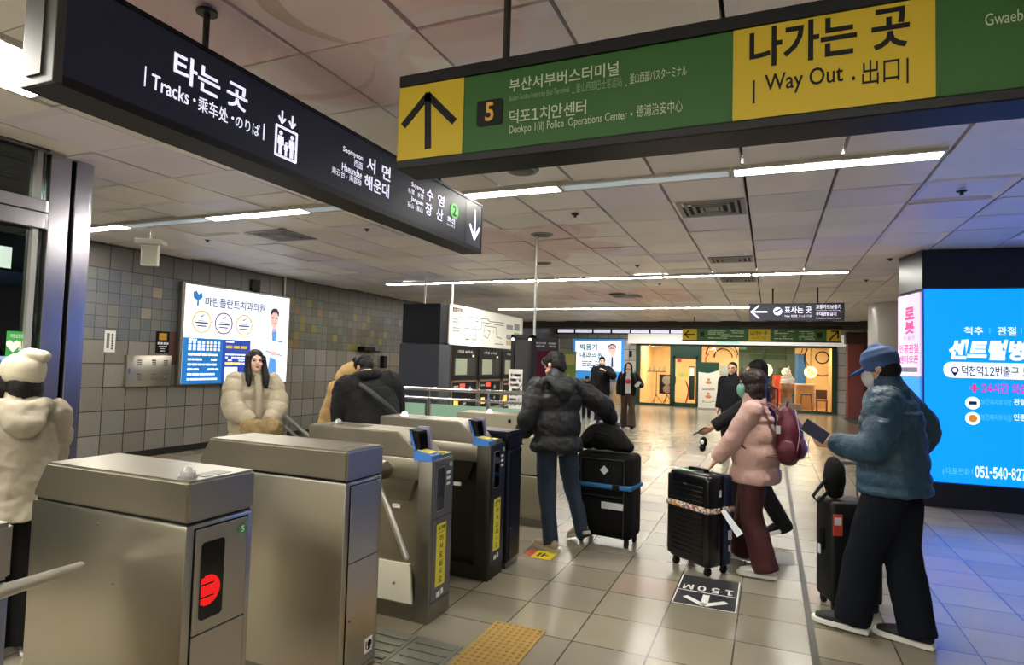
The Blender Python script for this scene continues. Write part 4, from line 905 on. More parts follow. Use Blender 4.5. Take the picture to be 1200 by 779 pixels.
# ---- white antenna hanging from the ceiling
p = atz(178, 266, CEIL); hx, hy = p.x, p.y
t = thing('antenna', 'white flat panel antenna hanging from the ceiling on a short rod', 'antenna', (hx, hy, 2.4))
ra = Matrix.Translation((hx, hy, 0)) @ Matrix.Rotation(.55, 4, 'Z')
zz = lambda y: dep(178, y, (p-V((0, 0, CAMH))).dot(_fw)).z
b = MB(ra); b.cyl((0, 0, zz(283)), (0, 0, CEIL), .014, n=10).cyl((0, 0, CEIL-.01), (0, 0, CEIL), .04, n=14); b.build('rod', WHITE, t)
b = MB(ra); b.box(-.16, .16, -.08, .08, zz(287), zz(281), .012); b.build('bracket', mat('antenna_white', 'dcd9cc', .5), t)
b = MB(ra); b.box(-.1, .1, -.025, .025, zz(312), zz(286), .01); b.build('panel', MATS['antenna_white'], t)
b = MB(ra); b.box(-.085, .085, -.029, -.024, zz(310), zz(289)); b.build('panel_face', mat('antenna_face', 'c9c7b4', .6), t)

# ================================================================== LEFT GLASS LIFT LOBBY
XE = -5.2
SMIR = steel('lobby_steel', 'aeabb0', .24, .02)
t = thing('glass_lobby', 'steel framed dark glass lift enclosure at the left edge', 'glass enclosure', (XE, 2, 0))
b = MB(); b.box(XE-.02, XE+.06, 2.92, 3.07, 0, CEIL, .006); b.build('corner_post', SMIR, t)
b = MB(); b.box(XE-.05, XE+.0, 3.07, 3.1, 0, CEIL); b.build('post_groove', BLACK, t)
b = MB(); b.box(XE-.02, XE+.07, 3.1, 3.22, 0, CEIL, .006).box(XE-1.6, XE+.06, 3.2, 3.24, 0, CEIL); b.build('end_post', SMIR, t)
def hz(y): return atx(30, y, XE).z
z_a, z_b, z_c = hz(170), hz(230), hz(266)
b = MB(); b.box(XE-.06, XE+.03, -.6, 2.92, z_a, z_a+.05).box(XE-.06, XE+.03, -.6, 2.92, z_a+.05, CEIL, ) ; b.build('head_rail', STEELD, t)
b = MB(); b.box(XE-.08, XE+.04, -.6, 2.93, z_c, z_b, .01); b.build('transom', SMIR, t)
b = MB(); b.box(XE-.05, XE+.045, -.6, 2.92, (z_b+z_c)/2+.01, (z_b+z_c)/2+.02); b.build('transom_seam', BLACK, t)
GL = glass('dark_glass', '5d8074', .01, .9)
b = MB(); b.box(XE-.03, XE-.02, -.6, 2.92, z_b, z_a); b.build('upper_pane', GL, t)
b = MB(); b.box(XE-.03, XE-.02, -.6, 2.92, .1, z_c); b.build('lower_pane', GL, t)
b = MB(); b.box(XE-.05, XE+.02, 2.84, 2.88, .05, z_c).box(XE-.05, XE+.02, 2.84, 2.88, z_b, z_a); b.build('mullion', mat('mullion', 'a3a39b', .4, .6), t)
b = MB(); b.box(XE-.06, XE+.03, -.6, 2.92, 0, .1); b.build('sill', STEELD, t)
b = MB(); b.box(XE-2.0, XE-1.95, -.6, 3.2, 0, CEIL); b.build('back_wall', mat('lobby_dark', '18221f', .6), t)
b = MB()
for q0, q1 in ((6, 33), (42, 55), (60, 76)): b.box(XE-1.2, XE-1.15, atx(q0, 300, XE-1.15).y, atx(q1, 300, XE-1.15).y, .1, CEIL-.05)
b.build('inner_columns', mat('lobby_green', '6d8f7e', .4), t)
b = MB(); b.box(XE-.9, XE-.85, -.6, 2.9, hz(372), hz(360)); b.build('warm_reflection_strip', mat('warm_strip', 'ffd98a', .5, emit=2.2, ecol=(1, .75, .35)), t)  # glowing strip stands in for warm lights reflected in the glass
EP = Pl((XE-.018, 0, 0), (0, 1, 0))
(u0, v0), (u1, v1) = EP.uv(6, 417), EP.uv(36, 389)
lt = thing('lobby_fill', 'added ceiling light brightening the inside of the dark glass lift enclosure', 'ceiling light', (XE-.9, 1.6, CEIL)); b = MB(); b.box(XE-1.4, XE-.5, 1.0, 2.4, CEIL-.03, CEIL-.005); b.build('diffuser', mat('lobby_fill_glow', 'e8fff4', .5, emit=7, ecol=(.85, 1, .92)), lt)  # added light, brightens the dark inside of the enclosure
b = MB(); b.box(XE-1.43, XE-.47, .97, 2.43, CEIL-.02, CEIL-.001); b.build('frame', TRAY, lt)
t2 = thing('aed_sign', 'green sign with white heart and AED lettering on the glass', 'sign', (XE, (u0+u1)/2, v0))
b = MB(); EP.rect(b, u0, v0, u1, v1, 0, .006); b.build('plate', mat('aed_green', '2f8a3f', .5, emit=.2), t2)
b = MB(); cx, cy = u0+(u1-u0)*.27, v0+(v1-v0)*.42; q = .045
EP.poly(b, [(cx, cy-q*1.1), (cx+q, cy), (cx+q, cy+q*.6), (cx+q*.5, cy+q*.9), (cx, cy+q*.5), (cx-q*.5, cy+q*.9), (cx-q, cy+q*.6), (cx-q, cy)], .006, .008); b.build('heart', WHITE, t2)
EP.text('AED', u0+(u1-u0)*.5, cy-.035, u1-.02, cy+.035, WHITE, t2, bold=.02, w=.008)
EP.text('자동심장충격기', u0+.02, v1-.05, u1-.02, v1-.02, WHITE, t2, w=.008)
b = MB(); (u0, v0), (u1, v1) = EP.uv(0, 470), EP.uv(57, 418); u0 -= .3
t2 = thing('blue_poster', 'blue and white poster on the glass behind the person in the beanie', 'poster', (XE, u1, v0-.1))
EP.rect(b, u0, v0-.2, u1, v1, 0, .004); b.build('sheet', mat('poster_blue', '8fa6d6', .5, emit=.1), t2)
b = MB(); EP.disc(b, u0+.5, v0+.05, .22, .004, .006); b.build('white_circle', WHITE, t2)
b = MB(); EP.rect(b, u0+.05, v1-.1, u1-.05, v1-.03, .004, .006); b.build('title_band', mat('poster_navy', '3a5a9c', .5), t2)
b = MB(); (u0, v0), (u1, v1) = EP.uv(0, 313), EP.uv(14, 290); EP.rect(b, u0-.25, v0, u1, v1, 0, .004)
tag(b.build('paper_notice', mat('paper', 'b8cfc8', .6)), 'pale paper notice taped high on the dark glass', 'notice')
b = MB(); p = atx(88, 498, XE+.06)
b.sph((XE+.062, 3.0, p.z), (.012, .06, .065)); tag(b.build('red_reflection', mat('reflection_red', 'ff2a2a', .3, emit=3, ecol=(1, .04, .05))), 'round red glowing spot imitating a reflection on the steel post behind the person in the beanie', 'lamp')  # glowing spot stands in for a red reflection on the post

# ================================================================== BLUE ADVERTISING COLUMN
AX, AY = 1.705, 8.8
ca, sa = .996, .09
NAVC = mat('column_navy', '0d1226', .35); poly = [(AX, AY), (AX+3.0*ca, AY+3.0*sa), (AX+3.0, AY+2.6), (AX+.6, AY+2.6), (AX-.14, AY+.62)]
t = thing('screen_column', 'big dark column with glowing blue advertising screens at the right edge', 'advertising column', (AX+1.3, AY+1.2, 0))
b = MB(); b.prism([(x, y, 0) for x, y in poly], (0, 0, .29)); b.build('base', NAVC, t)
b = MB(); b.prism([(x, y, 2.62) for x, y in poly], (0, 0, CEIL-2.62)); b.build('head', NAVC, t)
b = MB(); b.prism([(x+.02, y+.02, .29) for x, y in poly], (0, 0, 2.34)); b.build('core', NAVC, t)
C1 = Pl((AX, AY, 0), (ca, sa, 0))
BL = mat('screen_blue', '0a5cc5', .4, emit=AD, ecol=(.0, .19, 1)); SCW = mat('screen_white', 'eaf2ff', .4, emit=1.1); SCN = mat('screen_navy', '1b3a6e', .4, emit=.2); SCP = mat('screen_pink', 'ef3f86', .4, emit=.7); SCL = mat('screen_lightblue', '59c0ff', .4, emit=.9)
b = MB(); C1.rect(b, .012, .305, 2.95, 2.61, 0, .02); s1 = b.build('screen', BL, t)
b = MB(); C1.rect(b, 0, .29, .012, 2.62, 0, .024); C1.rect(b, .012, .29, 2.95, .305, 0, .024); C1.rect(b, 0, 2.61, 2.95, 2.625, 0, .024); b.build('screen_edge', mat('screen_rim', '1d4f9c', .4), t)
def ct(s, a, c, m_, bold=0, shear=0): (u0, v0), (u1, v1) = C1.uv(*a), C1.uv(*c); C1.text(s, u0, v0, u1, v1, m_, s1, bold=bold, shear=shear, w=.022)
ct('척추', (1129, 392), (1151, 383), SCW, .01); ct('|', (1158.5, 391), (1159.5, 384), SCL); ct('관절', (1168, 393), (1190, 383), SCW, .01); ct('|', (1195.5, 391), (1196.5, 384), SCL)
ct('센트럴병원', (1111, 421), (1228, 399), SCW, .05, .2)
b = MB(); (u0, v0), (u1, v1) = C1.uv(1105, 442), C1.uv(1250, 427); C1.rect(b, u0, v0, u1, v1, .02, .024, r=.08); b.build('address_pill', SCW, s1)
def ct2(s, a, c, m_, bold=0): (u0, v0), (u1, v1) = C1.uv(*a), C1.uv(*c); C1.text(s, u0, v0, u1, v1, m_, s1, bold=bold, w=.026)
ct2('덕천역１２번출구 도', (1126, 440), (1206, 430), SCN, .01)
b = MB(); (u, v) = C1.uv(1118, 433.5); C1.ring(b, u, v, .04, .014, .024, .026); C1.poly(b, [(u-.03, v-.03), (u, v-.075), (u+.03, v-.03)], .024, .026); b.build('map_pin', SCN, s1)
ct('２４시간 의상', (1149, 460), (1203, 450), SCP, .03)
b = MB(); (u, v) = C1.uv(1141, 454.5); C1.rect(b, u-.045, v-.014, u+.045, v+.014, .02, .024); C1.rect(b, u-.014, v-.05, u+.014, v+.05, .02, .024); b.build('cross', SCP, s1)
for y, m_ in ((472, SCN), (490, mat('screen_orange', 'e59a3c', .4, emit=.6))):
    b = MB(); (u, v) = C1.uv(1139, y); C1.disc(b, u, v, .075, .02, .024); b.build('badge', SCW, s1)
    b = MB(); C1.disc(b, u, v, .045, .024, .026) if y > 480 else C1.rect(b, u-.04, v-.02, u+.04, v+.02, .024, .026); b.build('badge_symbol', m_, s1)
    ct('보건복지부지정', (1149, y+2), (1184, y-4), SCL); ct('관절병' if y < 480 else '인증병', (1187, y+2.5), (1208, y-4.5), SCW, .02)
ct('|', (1104, 555), (1105, 549), SCL); ct('대표전화', (1108, 555), (1136, 548.5), SCL); ct('|', (1138, 555), (1139, 549), SCL); ct('０５１－５４０－８２７', (1142, 559), (1201, 549), SCW, .03)
C2 = Pl((AX-.14, AY+.62, 0), (.14, -.62, 0))
b = MB(); C2.rect(b, .02, 1.55, .615, 2.58, 0, .02); s2 = b.build('side_screen_pink', mat('screen_pale', 'e7cfe6', .4, emit=.75, ecol='e2c3ea'), t)
b = MB(); C2.rect(b, .02, .3, .615, 1.55, 0, .02); s3 = b.build('side_screen_blue', mat('screen_blue2', '2f8fe8', .4, emit=1.6, ecol=(.02, .16, .8)), t)
for i, ch in enumerate('로봇로봇'[:2]): C2.text(ch, .22, 2.26-.18*i, .48, 2.42-.18*i, SCP, s2, bold=.05, w=.022)
C2.text('수술은', .17, 2.0, .5, 2.06, mat('screen_greytext', '7d7f96', .5, emit=.3), s2, w=.022)
C2.text('인공관절', .06, 1.84, .58, 1.95, SCP, s2, bold=.02, w=.022); C2.text('센터오픈', .06, 1.71, .58, 1.81, SCP, s2, bold=.02, w=.022)
b = MB(); C2.rect(b, .1, 1.6, .55, 1.66, .02, .023); b.build('pill', MATS['screen_greytext'], s2)

# ---- round white pillar and red doorway beyond
b = MB(); b.cyl((2.55, 15.6, 0), (2.55, 15.6, CEIL), .55, n=40); tag(b.build('round_pillar', mat('pillar_white', 'b7b4b0', .25), smooth=True), 'round glossy white pillar beside the blue column', 'pillar')
t = thing('red_shutter', 'narrow dusty red metal door frame at the right end of the shop', 'door frame', (2.75, 24.2, 0))
REDM = mat('red_metal', '8c4a46', .4)
b = MB(); b.box(2.45, 2.95, 23.9, 24.5, 0, 2.55, .02); b.build('jamb', REDM, t)
b = MB(); b.box(2.4, 5.5, 23.9, 24.5, 2.55, 2.95); b.build('lintel', mat('red_dark', '4a2723', .5), t)
b = MB(); b.box(3.0, 5.5, 24.2, 24.3, 0, 2.55); b.build('shutter', REDM, t)

# ================================================================== FAR WALL AND SHOP
FPn = Pl((0, YF-.08, 0), (1, 0, 0))
t = thing('clinic_light_box', 'distant backlit white clinic poster with blue border on the far wall', 'light box', (-6.7, YF-.04, 1.0))
b = MB(); b.box(-7.82, -5.6, YF-.08, YF-.021, .98, 2.66, .01); b.build('box', mat('lb_blue', '3f8fd8', .4, emit=.7), t)
b = MB(); FPn.rect(b, -7.7, 1.32, -5.72, 2.58); b.build('lit_face', mat('lb_white', 'f2f6ff', .4, emit=1.1), t)
FQ = Pl((0, YF-.083, 0), (1, 0, 0)); LBT = mat('lb_teal', '2f8aa8', .5, emit=.3)
FQ.text('박용기', -7.5, 2.18, -6.75, 2.46, LBT, t, bold=.03); FQ.text('내과의원', -7.5, 1.85, -6.5, 2.12, LBT, t, bold=.03)
b = MB(); tick_lines(FQ, b, -7.4, 1.4, -6.5, 1.75, 4, .8, 3); b.build('small_print', mat('lb_ink', '7a86a0', .5, emit=.2), t)
b = MB(); FQ.disc(b, -6.1, 2.25, .17, ry=.24); FQ.poly(b, [(-6.18, 1.9), (-6.02, 1.9), (-6.02, 2.1), (-6.18, 2.1)]); b.build('portrait_face', mat('lb_skin', 'e6c8bd', .5, emit=.6), t)
b = MB(); FQ.poly(b, [(-6.48, 1.33), (-5.74, 1.33), (-5.76, 1.8), (-5.95, 1.95), (-6.25, 1.95), (-6.44, 1.8)]); b.build('portrait_coat', mat('lb_coat', 'cfd8ea', .5, emit=.8), t)
b = MB(); FQ.ring(b, -6.1, 2.28, .19, .05, .002, .004, a0=10, a1=170); FQ.stroke(b, [(-6.2, 2.28), (-6.0, 2.28)], .03, .003, .005); FQ.poly(b, [(-6.13, 1.5), (-6.05, 1.5), (-6.06, 1.92), (-6.12, 1.92)], .002, .004); b.build('portrait_lines', mat('lb_dark', '4c4a55', .5), t)
b = MB(); b.box(-5.52, -5.35, YF-.06, YF, 2.42, 2.6, .01); tag(b.build('wall_speaker', WHITE), 'small cream wall box at the corner of the distant clinic poster', 'wall box')
b = MB(); b.box(-5.4, -5.28, YF-.05, YF, 1.95, 2.2, .01); tag(b.build('fire_call_box', BLACK), 'small black wall box left of the shop frame', 'wall box')
b = MB(); b.prism([(-6.0, 24.9, 0), (-5.5, 24.9, 0), (-5.55, 25.1, .75), (-5.95, 25.1, .75)], (0, .2, 0)); tag(b.build('paper_bag', mat('kraft', 'a98e64', .7)), 'tan paper bag standing by the far wall between the two distant walkers', 'bag')
t = thing('banner_stand', 'green and yellow banner stand beside the black kiosk, by the far wall', 'banner stand', (-7.6, 22.3, 0))
b = MB(); b.box(-7.35, -6.75, 22.3, 22.32, .25, 2.05); b.build('banner', mat('banner_green', '8fa85a', .6), t)
b = MB(); b.box(-7.3, -6.8, 22.29, 22.3, 1.55, 1.95).box(-7.1, -7.0, 22.29, 22.3, .4, 1.2); b.build('banner_print', mat('banner_yellow', 'd8d086', .6), t)
b = MB(); b.cyl((-7.35, 22.33, 0), (-6.75, 22.36, 2.05), .015, n=6).cyl((-6.75, 22.33, 0), (-7.35, 22.36, 2.05), .015, n=6); b.build('stand', BLACK, t)

# shop shell
SX0, SX1, SB = -5.1, 2.25, 29.4
WARMW = mat('shop_wall', 'e9cf9a', .8); SFL = mat('shop_floor', 'c9955a', .35); GF = mat('shop_green', '12382a', .4)
for nm_, mt_, q in (('wall_shop_back', WARMW, (SX0-.1, -1.3, SB, SB+.1, 0, 2.7)), ('wall_shop_left', WARMW, (SX0-.1, SX0, YF+.2, SB, 0, 2.7)), ('wall_shop_green', mat('shop_dark_green', '2c4634', .7), (-1.3, 1.0, SB, SB+.1, 0, 2.7)), ('wall_shop_cream', mat('shop_cream', 'dfc490', .7), (1.0, SX1+.1, SB, SB+.1, 0, 2.7)), ('wall_shop_right', mat('shop_cream', 'dfc490'), (SX1, SX1+.1, YF+.2, SB, 0, 2.7)), ('ceiling_shop', mat('shop_ceiling', 'c99f62', .8), (SX0-.1, SX1+.1, YF+.18, SB+.1, 2.65, 2.75)), ('floor_shop', SFL, (SX0, SX1, YF, SB, 0, .012))):
    b = MB(); b.box(*q); tag(b.build(nm_, mt_), kind='structure')
t = thing('storefront', 'green framed glass shop front glowing warm at the end of the hall', 'shop front', (-1.4, YF, 0))
b = MB(); F0, F1 = YF-.06, YF+.08
b.box(SX0, -4.93, F0, F1, 0, 2.5).box(2.1, SX1, F0, F1, 0, 2.5).box(SX0, SX1, F0, F1, 2.42, 2.52).box(-3.72, -3.62, F0, F1, 0, 2.45).box(-2.62, -2.5, F0, F1, 0, 2.45).box(-.3, -.22, F0, F1, 0, 2.45).box(-4.93, 2.1, F0, F1, 0, .09).box(-3.62, -2.62, F0, F1, 2.02, 2.42)
b.build('frame', GF, t)
SG = glass('shop_glass', 'ffffff', .01, .94)
for x0, x1, z1 in ((-4.93, -3.72, 2.42), (-2.5, -.3, 2.42), (-.22, 2.1, 2.42)):
    b = MB(); b.box(x0, x1, YF, YF+.01, .09, z1); b.build('pane', SG, t)
b = MB(); b.box(-3.62, -3.52, YF-.03, YF+.04, .05, 2.02).box(-2.72, -2.62, YF-.03, YF+.04, .05, 2.02).box(-3.62, -2.62, YF-.03, YF+.04, .05, .16).box(-3.62, -2.62, YF-.03, YF+.04, 1.92, 2.02); dr = b.build('door', GF, t)
b = MB(); b.box(-3.52, -2.72, YF, YF+.01, .16, 1.92); b.build('door_pane', SG, dr)
b = MB(); b.cyl((-3.5, YF-.08, .9), (-3.5, YF-.08, 1.2), .02, n=10); b.build('handle', CHROME, dr)
b = MB(); SFp = Pl((0, YF-.005, 0), (1, 0, 0)); SFp.rect(b, -3.45, 1.78, -3.28, 1.9); b.build('door_sticker', mat('sticker_pink', 'c23a55', .5), dr)
SFp.text('이용안내', -3.42, 1.18, -2.95, 1.35, mat('door_green_text', '6fae3c', .5, emit=.2), dr, bold=.03)
b = MB(); SFp.rect(b, -2.98, .3, -2.76, 1.62); b.build('door_poster', mat('poster_dark', '1d1b19', .6), dr)
b = MB(); SFp.rect(b, -2.96, 1.25, -2.78, 1.58, .004, .006); b.build('door_notice', WHITE, dr)
b = MB(); SFp.ring(b, -1.75, 2.05, .62, .04, .002, .006, a0=5, a1=175); SFp.ring(b, -1.7, 2.0, .36, .04, .002, .006, a0=0, a1=180); SFp.ring(b, -1.6, 2.0, .42, .02, .002, .006, a0=0, a1=180); SFp.ring(b, 1.78, 2.08, .24, .045); SFp.ring(b, 1.78, 2.02, .62, .03, .002, .006, a0=150, a1=290); SFp.ring(b, 1.6, 2.1, .42, .03, .002, .006, a0=140, a1=230); SFp.stroke(b, [(1.2, 2.2), (1.28, 2.4)], .04); SFp.stroke(b, [(1.08, 2.25), (1.12, 2.4)], .03)
b.build('glass_decal', mat('decal_black', '1a140f', .6), t)
b = MB(); SFp.ring(b, -2.1, 1.9, .28, .05, .002, .006, a0=120, a1=250); b.build('red_decal', mat('decal_red', 'c2542c', .6), t)
b = MB(); b.prism([(-.55, YF-.02, 1.2), (-.5, YF-.02, 1.25), (.3, YF-.02, .85), (.3, YF-.02, .05), (.24, YF-.02, .05), (.24, YF-.02, .82)], (0, .03, 0)); b.build('decal_band', mat('decal_dark', '17130f', .6), t)
# shop lights
SLM = mat('shop_lamp', 'fff1c8', .5, emit=75, ecol=(1, .88, .60))
for x, y, w_ in ((-1.2, 27.2, 2.0), (-4.2, 27.3, 1.2), (1.4, 27.4, .9)):
    t = thing('shop_ceiling_light', 'warm strip light on the shop ceiling %s' % {-1.2: 'in the middle of the shop', -4.2: 'at the left end of the shop', 1.4: 'at the right end of the shop'}[x], 'ceiling light', (x, y, 2.6))
    b = MB(); b.box(x-w_/2, x+w_/2, y-.12, y+.12, 2.60, 2.64); b.build('diffuser', SLM, t)
    b = MB(); b.box(x-w_/2-.03, x+w_/2+.03, y-.15, y+.15, 2.63, 2.66); b.build('tray', TRAY, t)
YG_ = mat('pendant_glow', 'ffe58a', .5, emit=2.5, ecol=(1, .8, .3))
for x, z, r_, l in ((-.18, 1.55, .28, 'large glowing yellow round lamp with dark face print in the shop'), (.62, 1.5, .17, 'smaller glowing yellow round lamp by the ice cream cone'), (1.55, 1.52, .24, 'glowing yellow round lamp at the right end of the shop')):
    t = thing('round_lamp', l, 'lamp', (x, 28.2, z))
    b = MB(); b.sph((x, 28.2, z), (r_, .12, r_)); b.build('globe', YG_, t, True)
    LPn = Pl((0, 28.08, 0), (1, 0, 0)); b = MB(); LPn.ring(b, x, z, r_*.55, .03, .0, .01, a0=30, a1=330); LPn.stroke(b, [(x, z-.1), (x+.06, z+.08)], .03, 0, .01); b.build('print', mat('lamp_print', '5a4516', .5), t)
    b = MB(); b.cyl((x, 28.2, z+r_*.9), (x, 28.2, 2.65), .012, n=8); b.build('cord', BLACK, t)
# ice cream cone board, banners, stands, furniture
CX = .62; CY = YF+.5; YI = YF+.72
t = thing('ice_cream_sign', 'big soft-serve ice cream cone display standing in the shop window', 'display sign', (CX, CY, 0))
b = MB()
for k, (r_, z) in enumerate(((.30, 1.1), (.31, 1.2), (.25, 1.31), (.18, 1.41), (.10, 1.52))): b.ring3((CX+.02*sin(k*2), YI, z), (1, 0, .12), (0, .5, 0), r_*.62, .075-.006*k, n=20); b.sph((CX, YI, z), (r_*.8, .09, .07))
b.cyl((CX+.02, YI, 1.55), (CX+.06, YI, 1.75), .06, .005); b.build('ice_cream', mat('soft_serve', 'f0ebe2', .5, emit=.12), t, True)
b = MB(); b.cyl((CX-.02, YI, .52), (CX, YI, .82), .15, .22, n=20).cyl((CX, YI, .82), (CX, YI, 1.06), .27, .27, n=20); b.build('cone', mat('wafer', 'c08550', .6), t, True)
b = MB(); b.box(CX-.28, CX+.5, YI-.08, YI+.1, 0.02, .3, .02).box(CX-.18, CX+.18, YI-.06, YI+.06, .3, .54); b.build('stand', mat('cone_base', 'b9b3a8', .5), t)
bd = []
for i, (px0, px1, l) in enumerate(((818, 842, 'white roll-up banner with dark green header in front of the shop door'), (843, 864, 'second white banner partly hidden behind the guard'))):
    q = 24.6+.35*i; a = aty(px0, 478, q); c = aty(px1, 478, q); ztop = aty(px0, 424 if i == 0 else 428, q).z
    t = thing('roll_up_banner', l, 'banner', ((a.x+c.x)/2, q, 0)); R_ = Pl((0, q, 0), (1, 0, 0))
    b = MB(); R_.rect(b, a.x, .06, c.x, ztop, -.02, 0); b.build('sheet', mat('banner_white', 'd9d3c6', .6), t)
    b = MB(); R_.poly(b, [(a.x, ztop), (a.x, ztop-.38), ((a.x+c.x)/2, ztop-.42), (c.x, ztop-.3), (c.x, ztop)], 0, .004); b.build('header', GF if i == 0 else mat('banner_grey', 'a9b0a0', .6), t)
    b = MB(); R_.text('메뉴 안내', a.x+.1, ztop-.2, c.x-.1, ztop-.13, WHITE, t)
    for zc in (1.02, .48): R_.disc(b, (a.x+c.x)/2, zc, .11, 0, .004, ry=.06); R_.rect(b, (a.x+c.x)/2-.05, zc+.07, (a.x+c.x)/2+.05, zc+.16, 0, .004); 
    b.build('snack_picture', mat('snack', 'c07a4a', .6), t)
    b = MB(); tick_lines(R_, b, a.x+.15, .72, c.x-.15, .82, 2, .9, 3); tick_lines(R_, b, a.x+.15, .25, c.x-.15, .33, 2, .9, 5); b.build('print', mat('ink2', '6a655c', .6), t)
    b = MB(); b.box(a.x-.02, c.x+.02, q-.12, q+.12, 0, .06, .01); b.build('foot', GREYP, t)
for i, (x, z, l) in enumerate(((-4.4, 1.35, 'menu stand with curled paper behind the left shop window'), (-3.95, .9, 'easel with a dark round plate picture behind the left shop window'))):
    t = thing('display_easel', l, 'easel', (x, 26.2, 0))
    b = MB(); b.cyl((x, 26.2, .35), (x, 26.2, z), .015, n=8)
    for a_ in (0, 2.1, 4.2): b.cyl((x, 26.2, .4), (x+.28*cos(a_), 26.2+.28*sin(a_), .02), .012, n=6)
    b.build('tripod', BLACK, t)
    b = MB()
    if i == 0: b.box(x-.38, x+.38, 26.1, 26.3, z, z+.03); 
    else: b.box(x-.32, x+.32, 26.16, 26.19, z-.45, z+.35)
    b.build('board', mat('easel_board', '3a3128', .6), t)
    b = MB()
    if i == 0:
        for k in range(4): b.cyl((x-.3+.2*k, 26.2, z+.03), (x-.27+.2*k, 26.2, z+.2+.05*(k % 2)), .07, .03, n=10)
    else: b.cyl((x, 26.15, z+.12), (x, 26.165, z+.12), .2, n=20).cyl((x, 26.15, z-.25), (x, 26.165, z-.25), .17, n=20)
    b.build('menu_items', mat('easel_cream', 'd9cbb0', .6), t)
b = MB(); b.limb([(-3.3, 27, .03), (-3.18, 27, .5), (-3.22, 27, .8), (-3.32, 27, 1.0)], [.035, .04, .035, .02], sub=4); tag(b.build('red_stool', mat('stool_red', 'b8311f', .4), smooth=True), 'curved red object seen through the shop door', 'stool')
t = thing('shop_counter', 'pale wooden counter at the right of the shop interior', 'counter', (1.3, 27.6, 0))
b = MB(); b.box(.95, 1.65, 27.3, 27.9, .02, 1.0, .02); b.build('body', mat('pale_wood', 'cda873', .6), t)
b = MB(); b.box(.92, 1.68, 27.26, 27.94, .98, 1.04, .005); b.build('top', mat('counter_top', 'e3d6bd', .4), t)
t = thing('wooden_stool', 'small wooden stool in front of the pale counter in the shop', 'stool', (1.4, 26.6, 0))
b = MB(); b.box(1.12, 1.52, 26.45, 26.8, .62, .68, .01); b.build('seat', mat('stool_top', '5b6470', .5), t)
for sx in (1.15, 1.48):
    for sy in (26.48, 26.77): b = MB(); b.cyl((sx+(sx-1.32)*.3, sy, .012), (sx, sy, .63), .02, n=8); b.build('leg', mat('stool_wood', '8a5f34', .6), t)
b = MB(); b.box(1.0, 1.42, SB-.06, SB-.022, .9, 2.3); tag(b.build('wall_poster', mat('shop_blue', '2f6fb5', .6)), 'bright blue wall panel inside the shop', 'wall panel')
t = thing('cafe_chair', 'wooden chair in the lower right of the shop window', 'chair', (1.85, 26.6, 0))
b = MB(); b.box(1.65, 2.05, 26.4, 26.8, .42, .46, .01); b.build('seat', mat('chair_wood', '6e4424', .5), t)
b = MB(); b.box(1.65, 2.05, 26.76, 26.8, .5, .85, .01); b.build('backrest', MATS['chair_wood'], t)
for sx in (1.68, 2.02):
    for sy in (26.43, 26.77): b = MB(); b.cyl((sx, sy, .012), (sx, sy, .43 if sy < 26.6 else .8), .017, n=8); b.build('leg', MATS['chair_wood'], t)
t = thing('window_seat', 'reddish shelf unit behind the dark band at the foot of the shop window', 'shelf', (.0, 26, 0))
b = MB(); b.box(-.25, .2, 25.9, 26.2, .02, .9, .01); b.build('body', mat('shelf_brown', '5a3a26', .6), t)
b = MB()
for k in range(3): b.sph((-.15+.15*k, 25.88, .75-.2*k), (.08, .04, .09))
b.build('goods', mat('goods_orange', 'c86a30', .5), t)
b = MB(); b.box(.1, .45, 28.9, 29.3, .02, 1.35, .01); tag(b.build('red_box', mat('shop_red', 'b8482a', .5)), 'orange red cabinet behind the ice cream cone', 'cabinet')
# ================================================================== LUGGAGE
def rot_at(x, y, a, z=0): return Matrix.Translation((x, y, z)) @ Matrix.Rotation(a, 4, 'Z')
def wheel(parent, T, x, y, r=.028):
    b = MB(T); b.cyl((x-.012, y, r), (x+.012, y, r), r, n=16); wv = b.build('wheel', RUBBER, parent, True)
    b = MB(T); b.box(x-.018, x+.018, y-.02, y+.02, r, r*2.1, .006).cyl((x-.014, y, r), (x+.014, y, r), .008, n=8); b.build('fork', BLACK, wv)
# black soft suitcase with blue strap, trailed by the man in the puffer
T1 = rot_at(-1.33, 5.50, -.12)
FAB = mat('suitcase_fabric', '08080a', .8, spec=.2, bump=.4, bscale=220)
s = thing('suitcase', 'large black soft suitcase with bright blue strap and a bag on top', 'suitcase', (-1.33, 5.5, 0), -.12)
b = MB(T1); b.box(-.26, .26, -.15, .15, .07, .80, .05, seg=4); b.build('body', FAB, s, True)
b = MB(T1); b.box(-.20, .20, -.175, -.13, .12, .42, .03, seg=3).box(-.2, .2, -.17, -.13, .46, .74, .03, seg=3); b.build('front_pocket', FAB, s, True)
b = MB(T1); b.box(-.268, .268, -.182, .158, .50, .54, .012); b.build('strap', mat('strap_blue', '1f5f93', .6), s, True)
b = MB(T1); b.box(.10, .16, -.195, -.16, .495, .545, .004); b.build('buckle', BLACK, s)
b = MB(T1); b.box(.0, .2, -.182, -.176, .33, .39, .003); b.build('name_tag', mat('tag_white', 'c9cccf', .5), s)
b = MB(T1 @ Matrix.Translation((.02, -.174, .66)) @ Matrix.Rotation(.75, 4, 'Y')); b.box(-.028, .028, -.004, .0, -.028, .028); b.build('diamond_tag', MATS['tag_white'], s)
b = MB(T1)
for z0, z1 in ((.1, .435), (.445, .755)): b.tube([(-.2, -.172, z0), (-.2, -.172, z1), (.2, -.172, z1), (.2, -.172, z0)], .005, n=6)
b.build('zipper', mat('zip', '2a2a2c', .5), s)
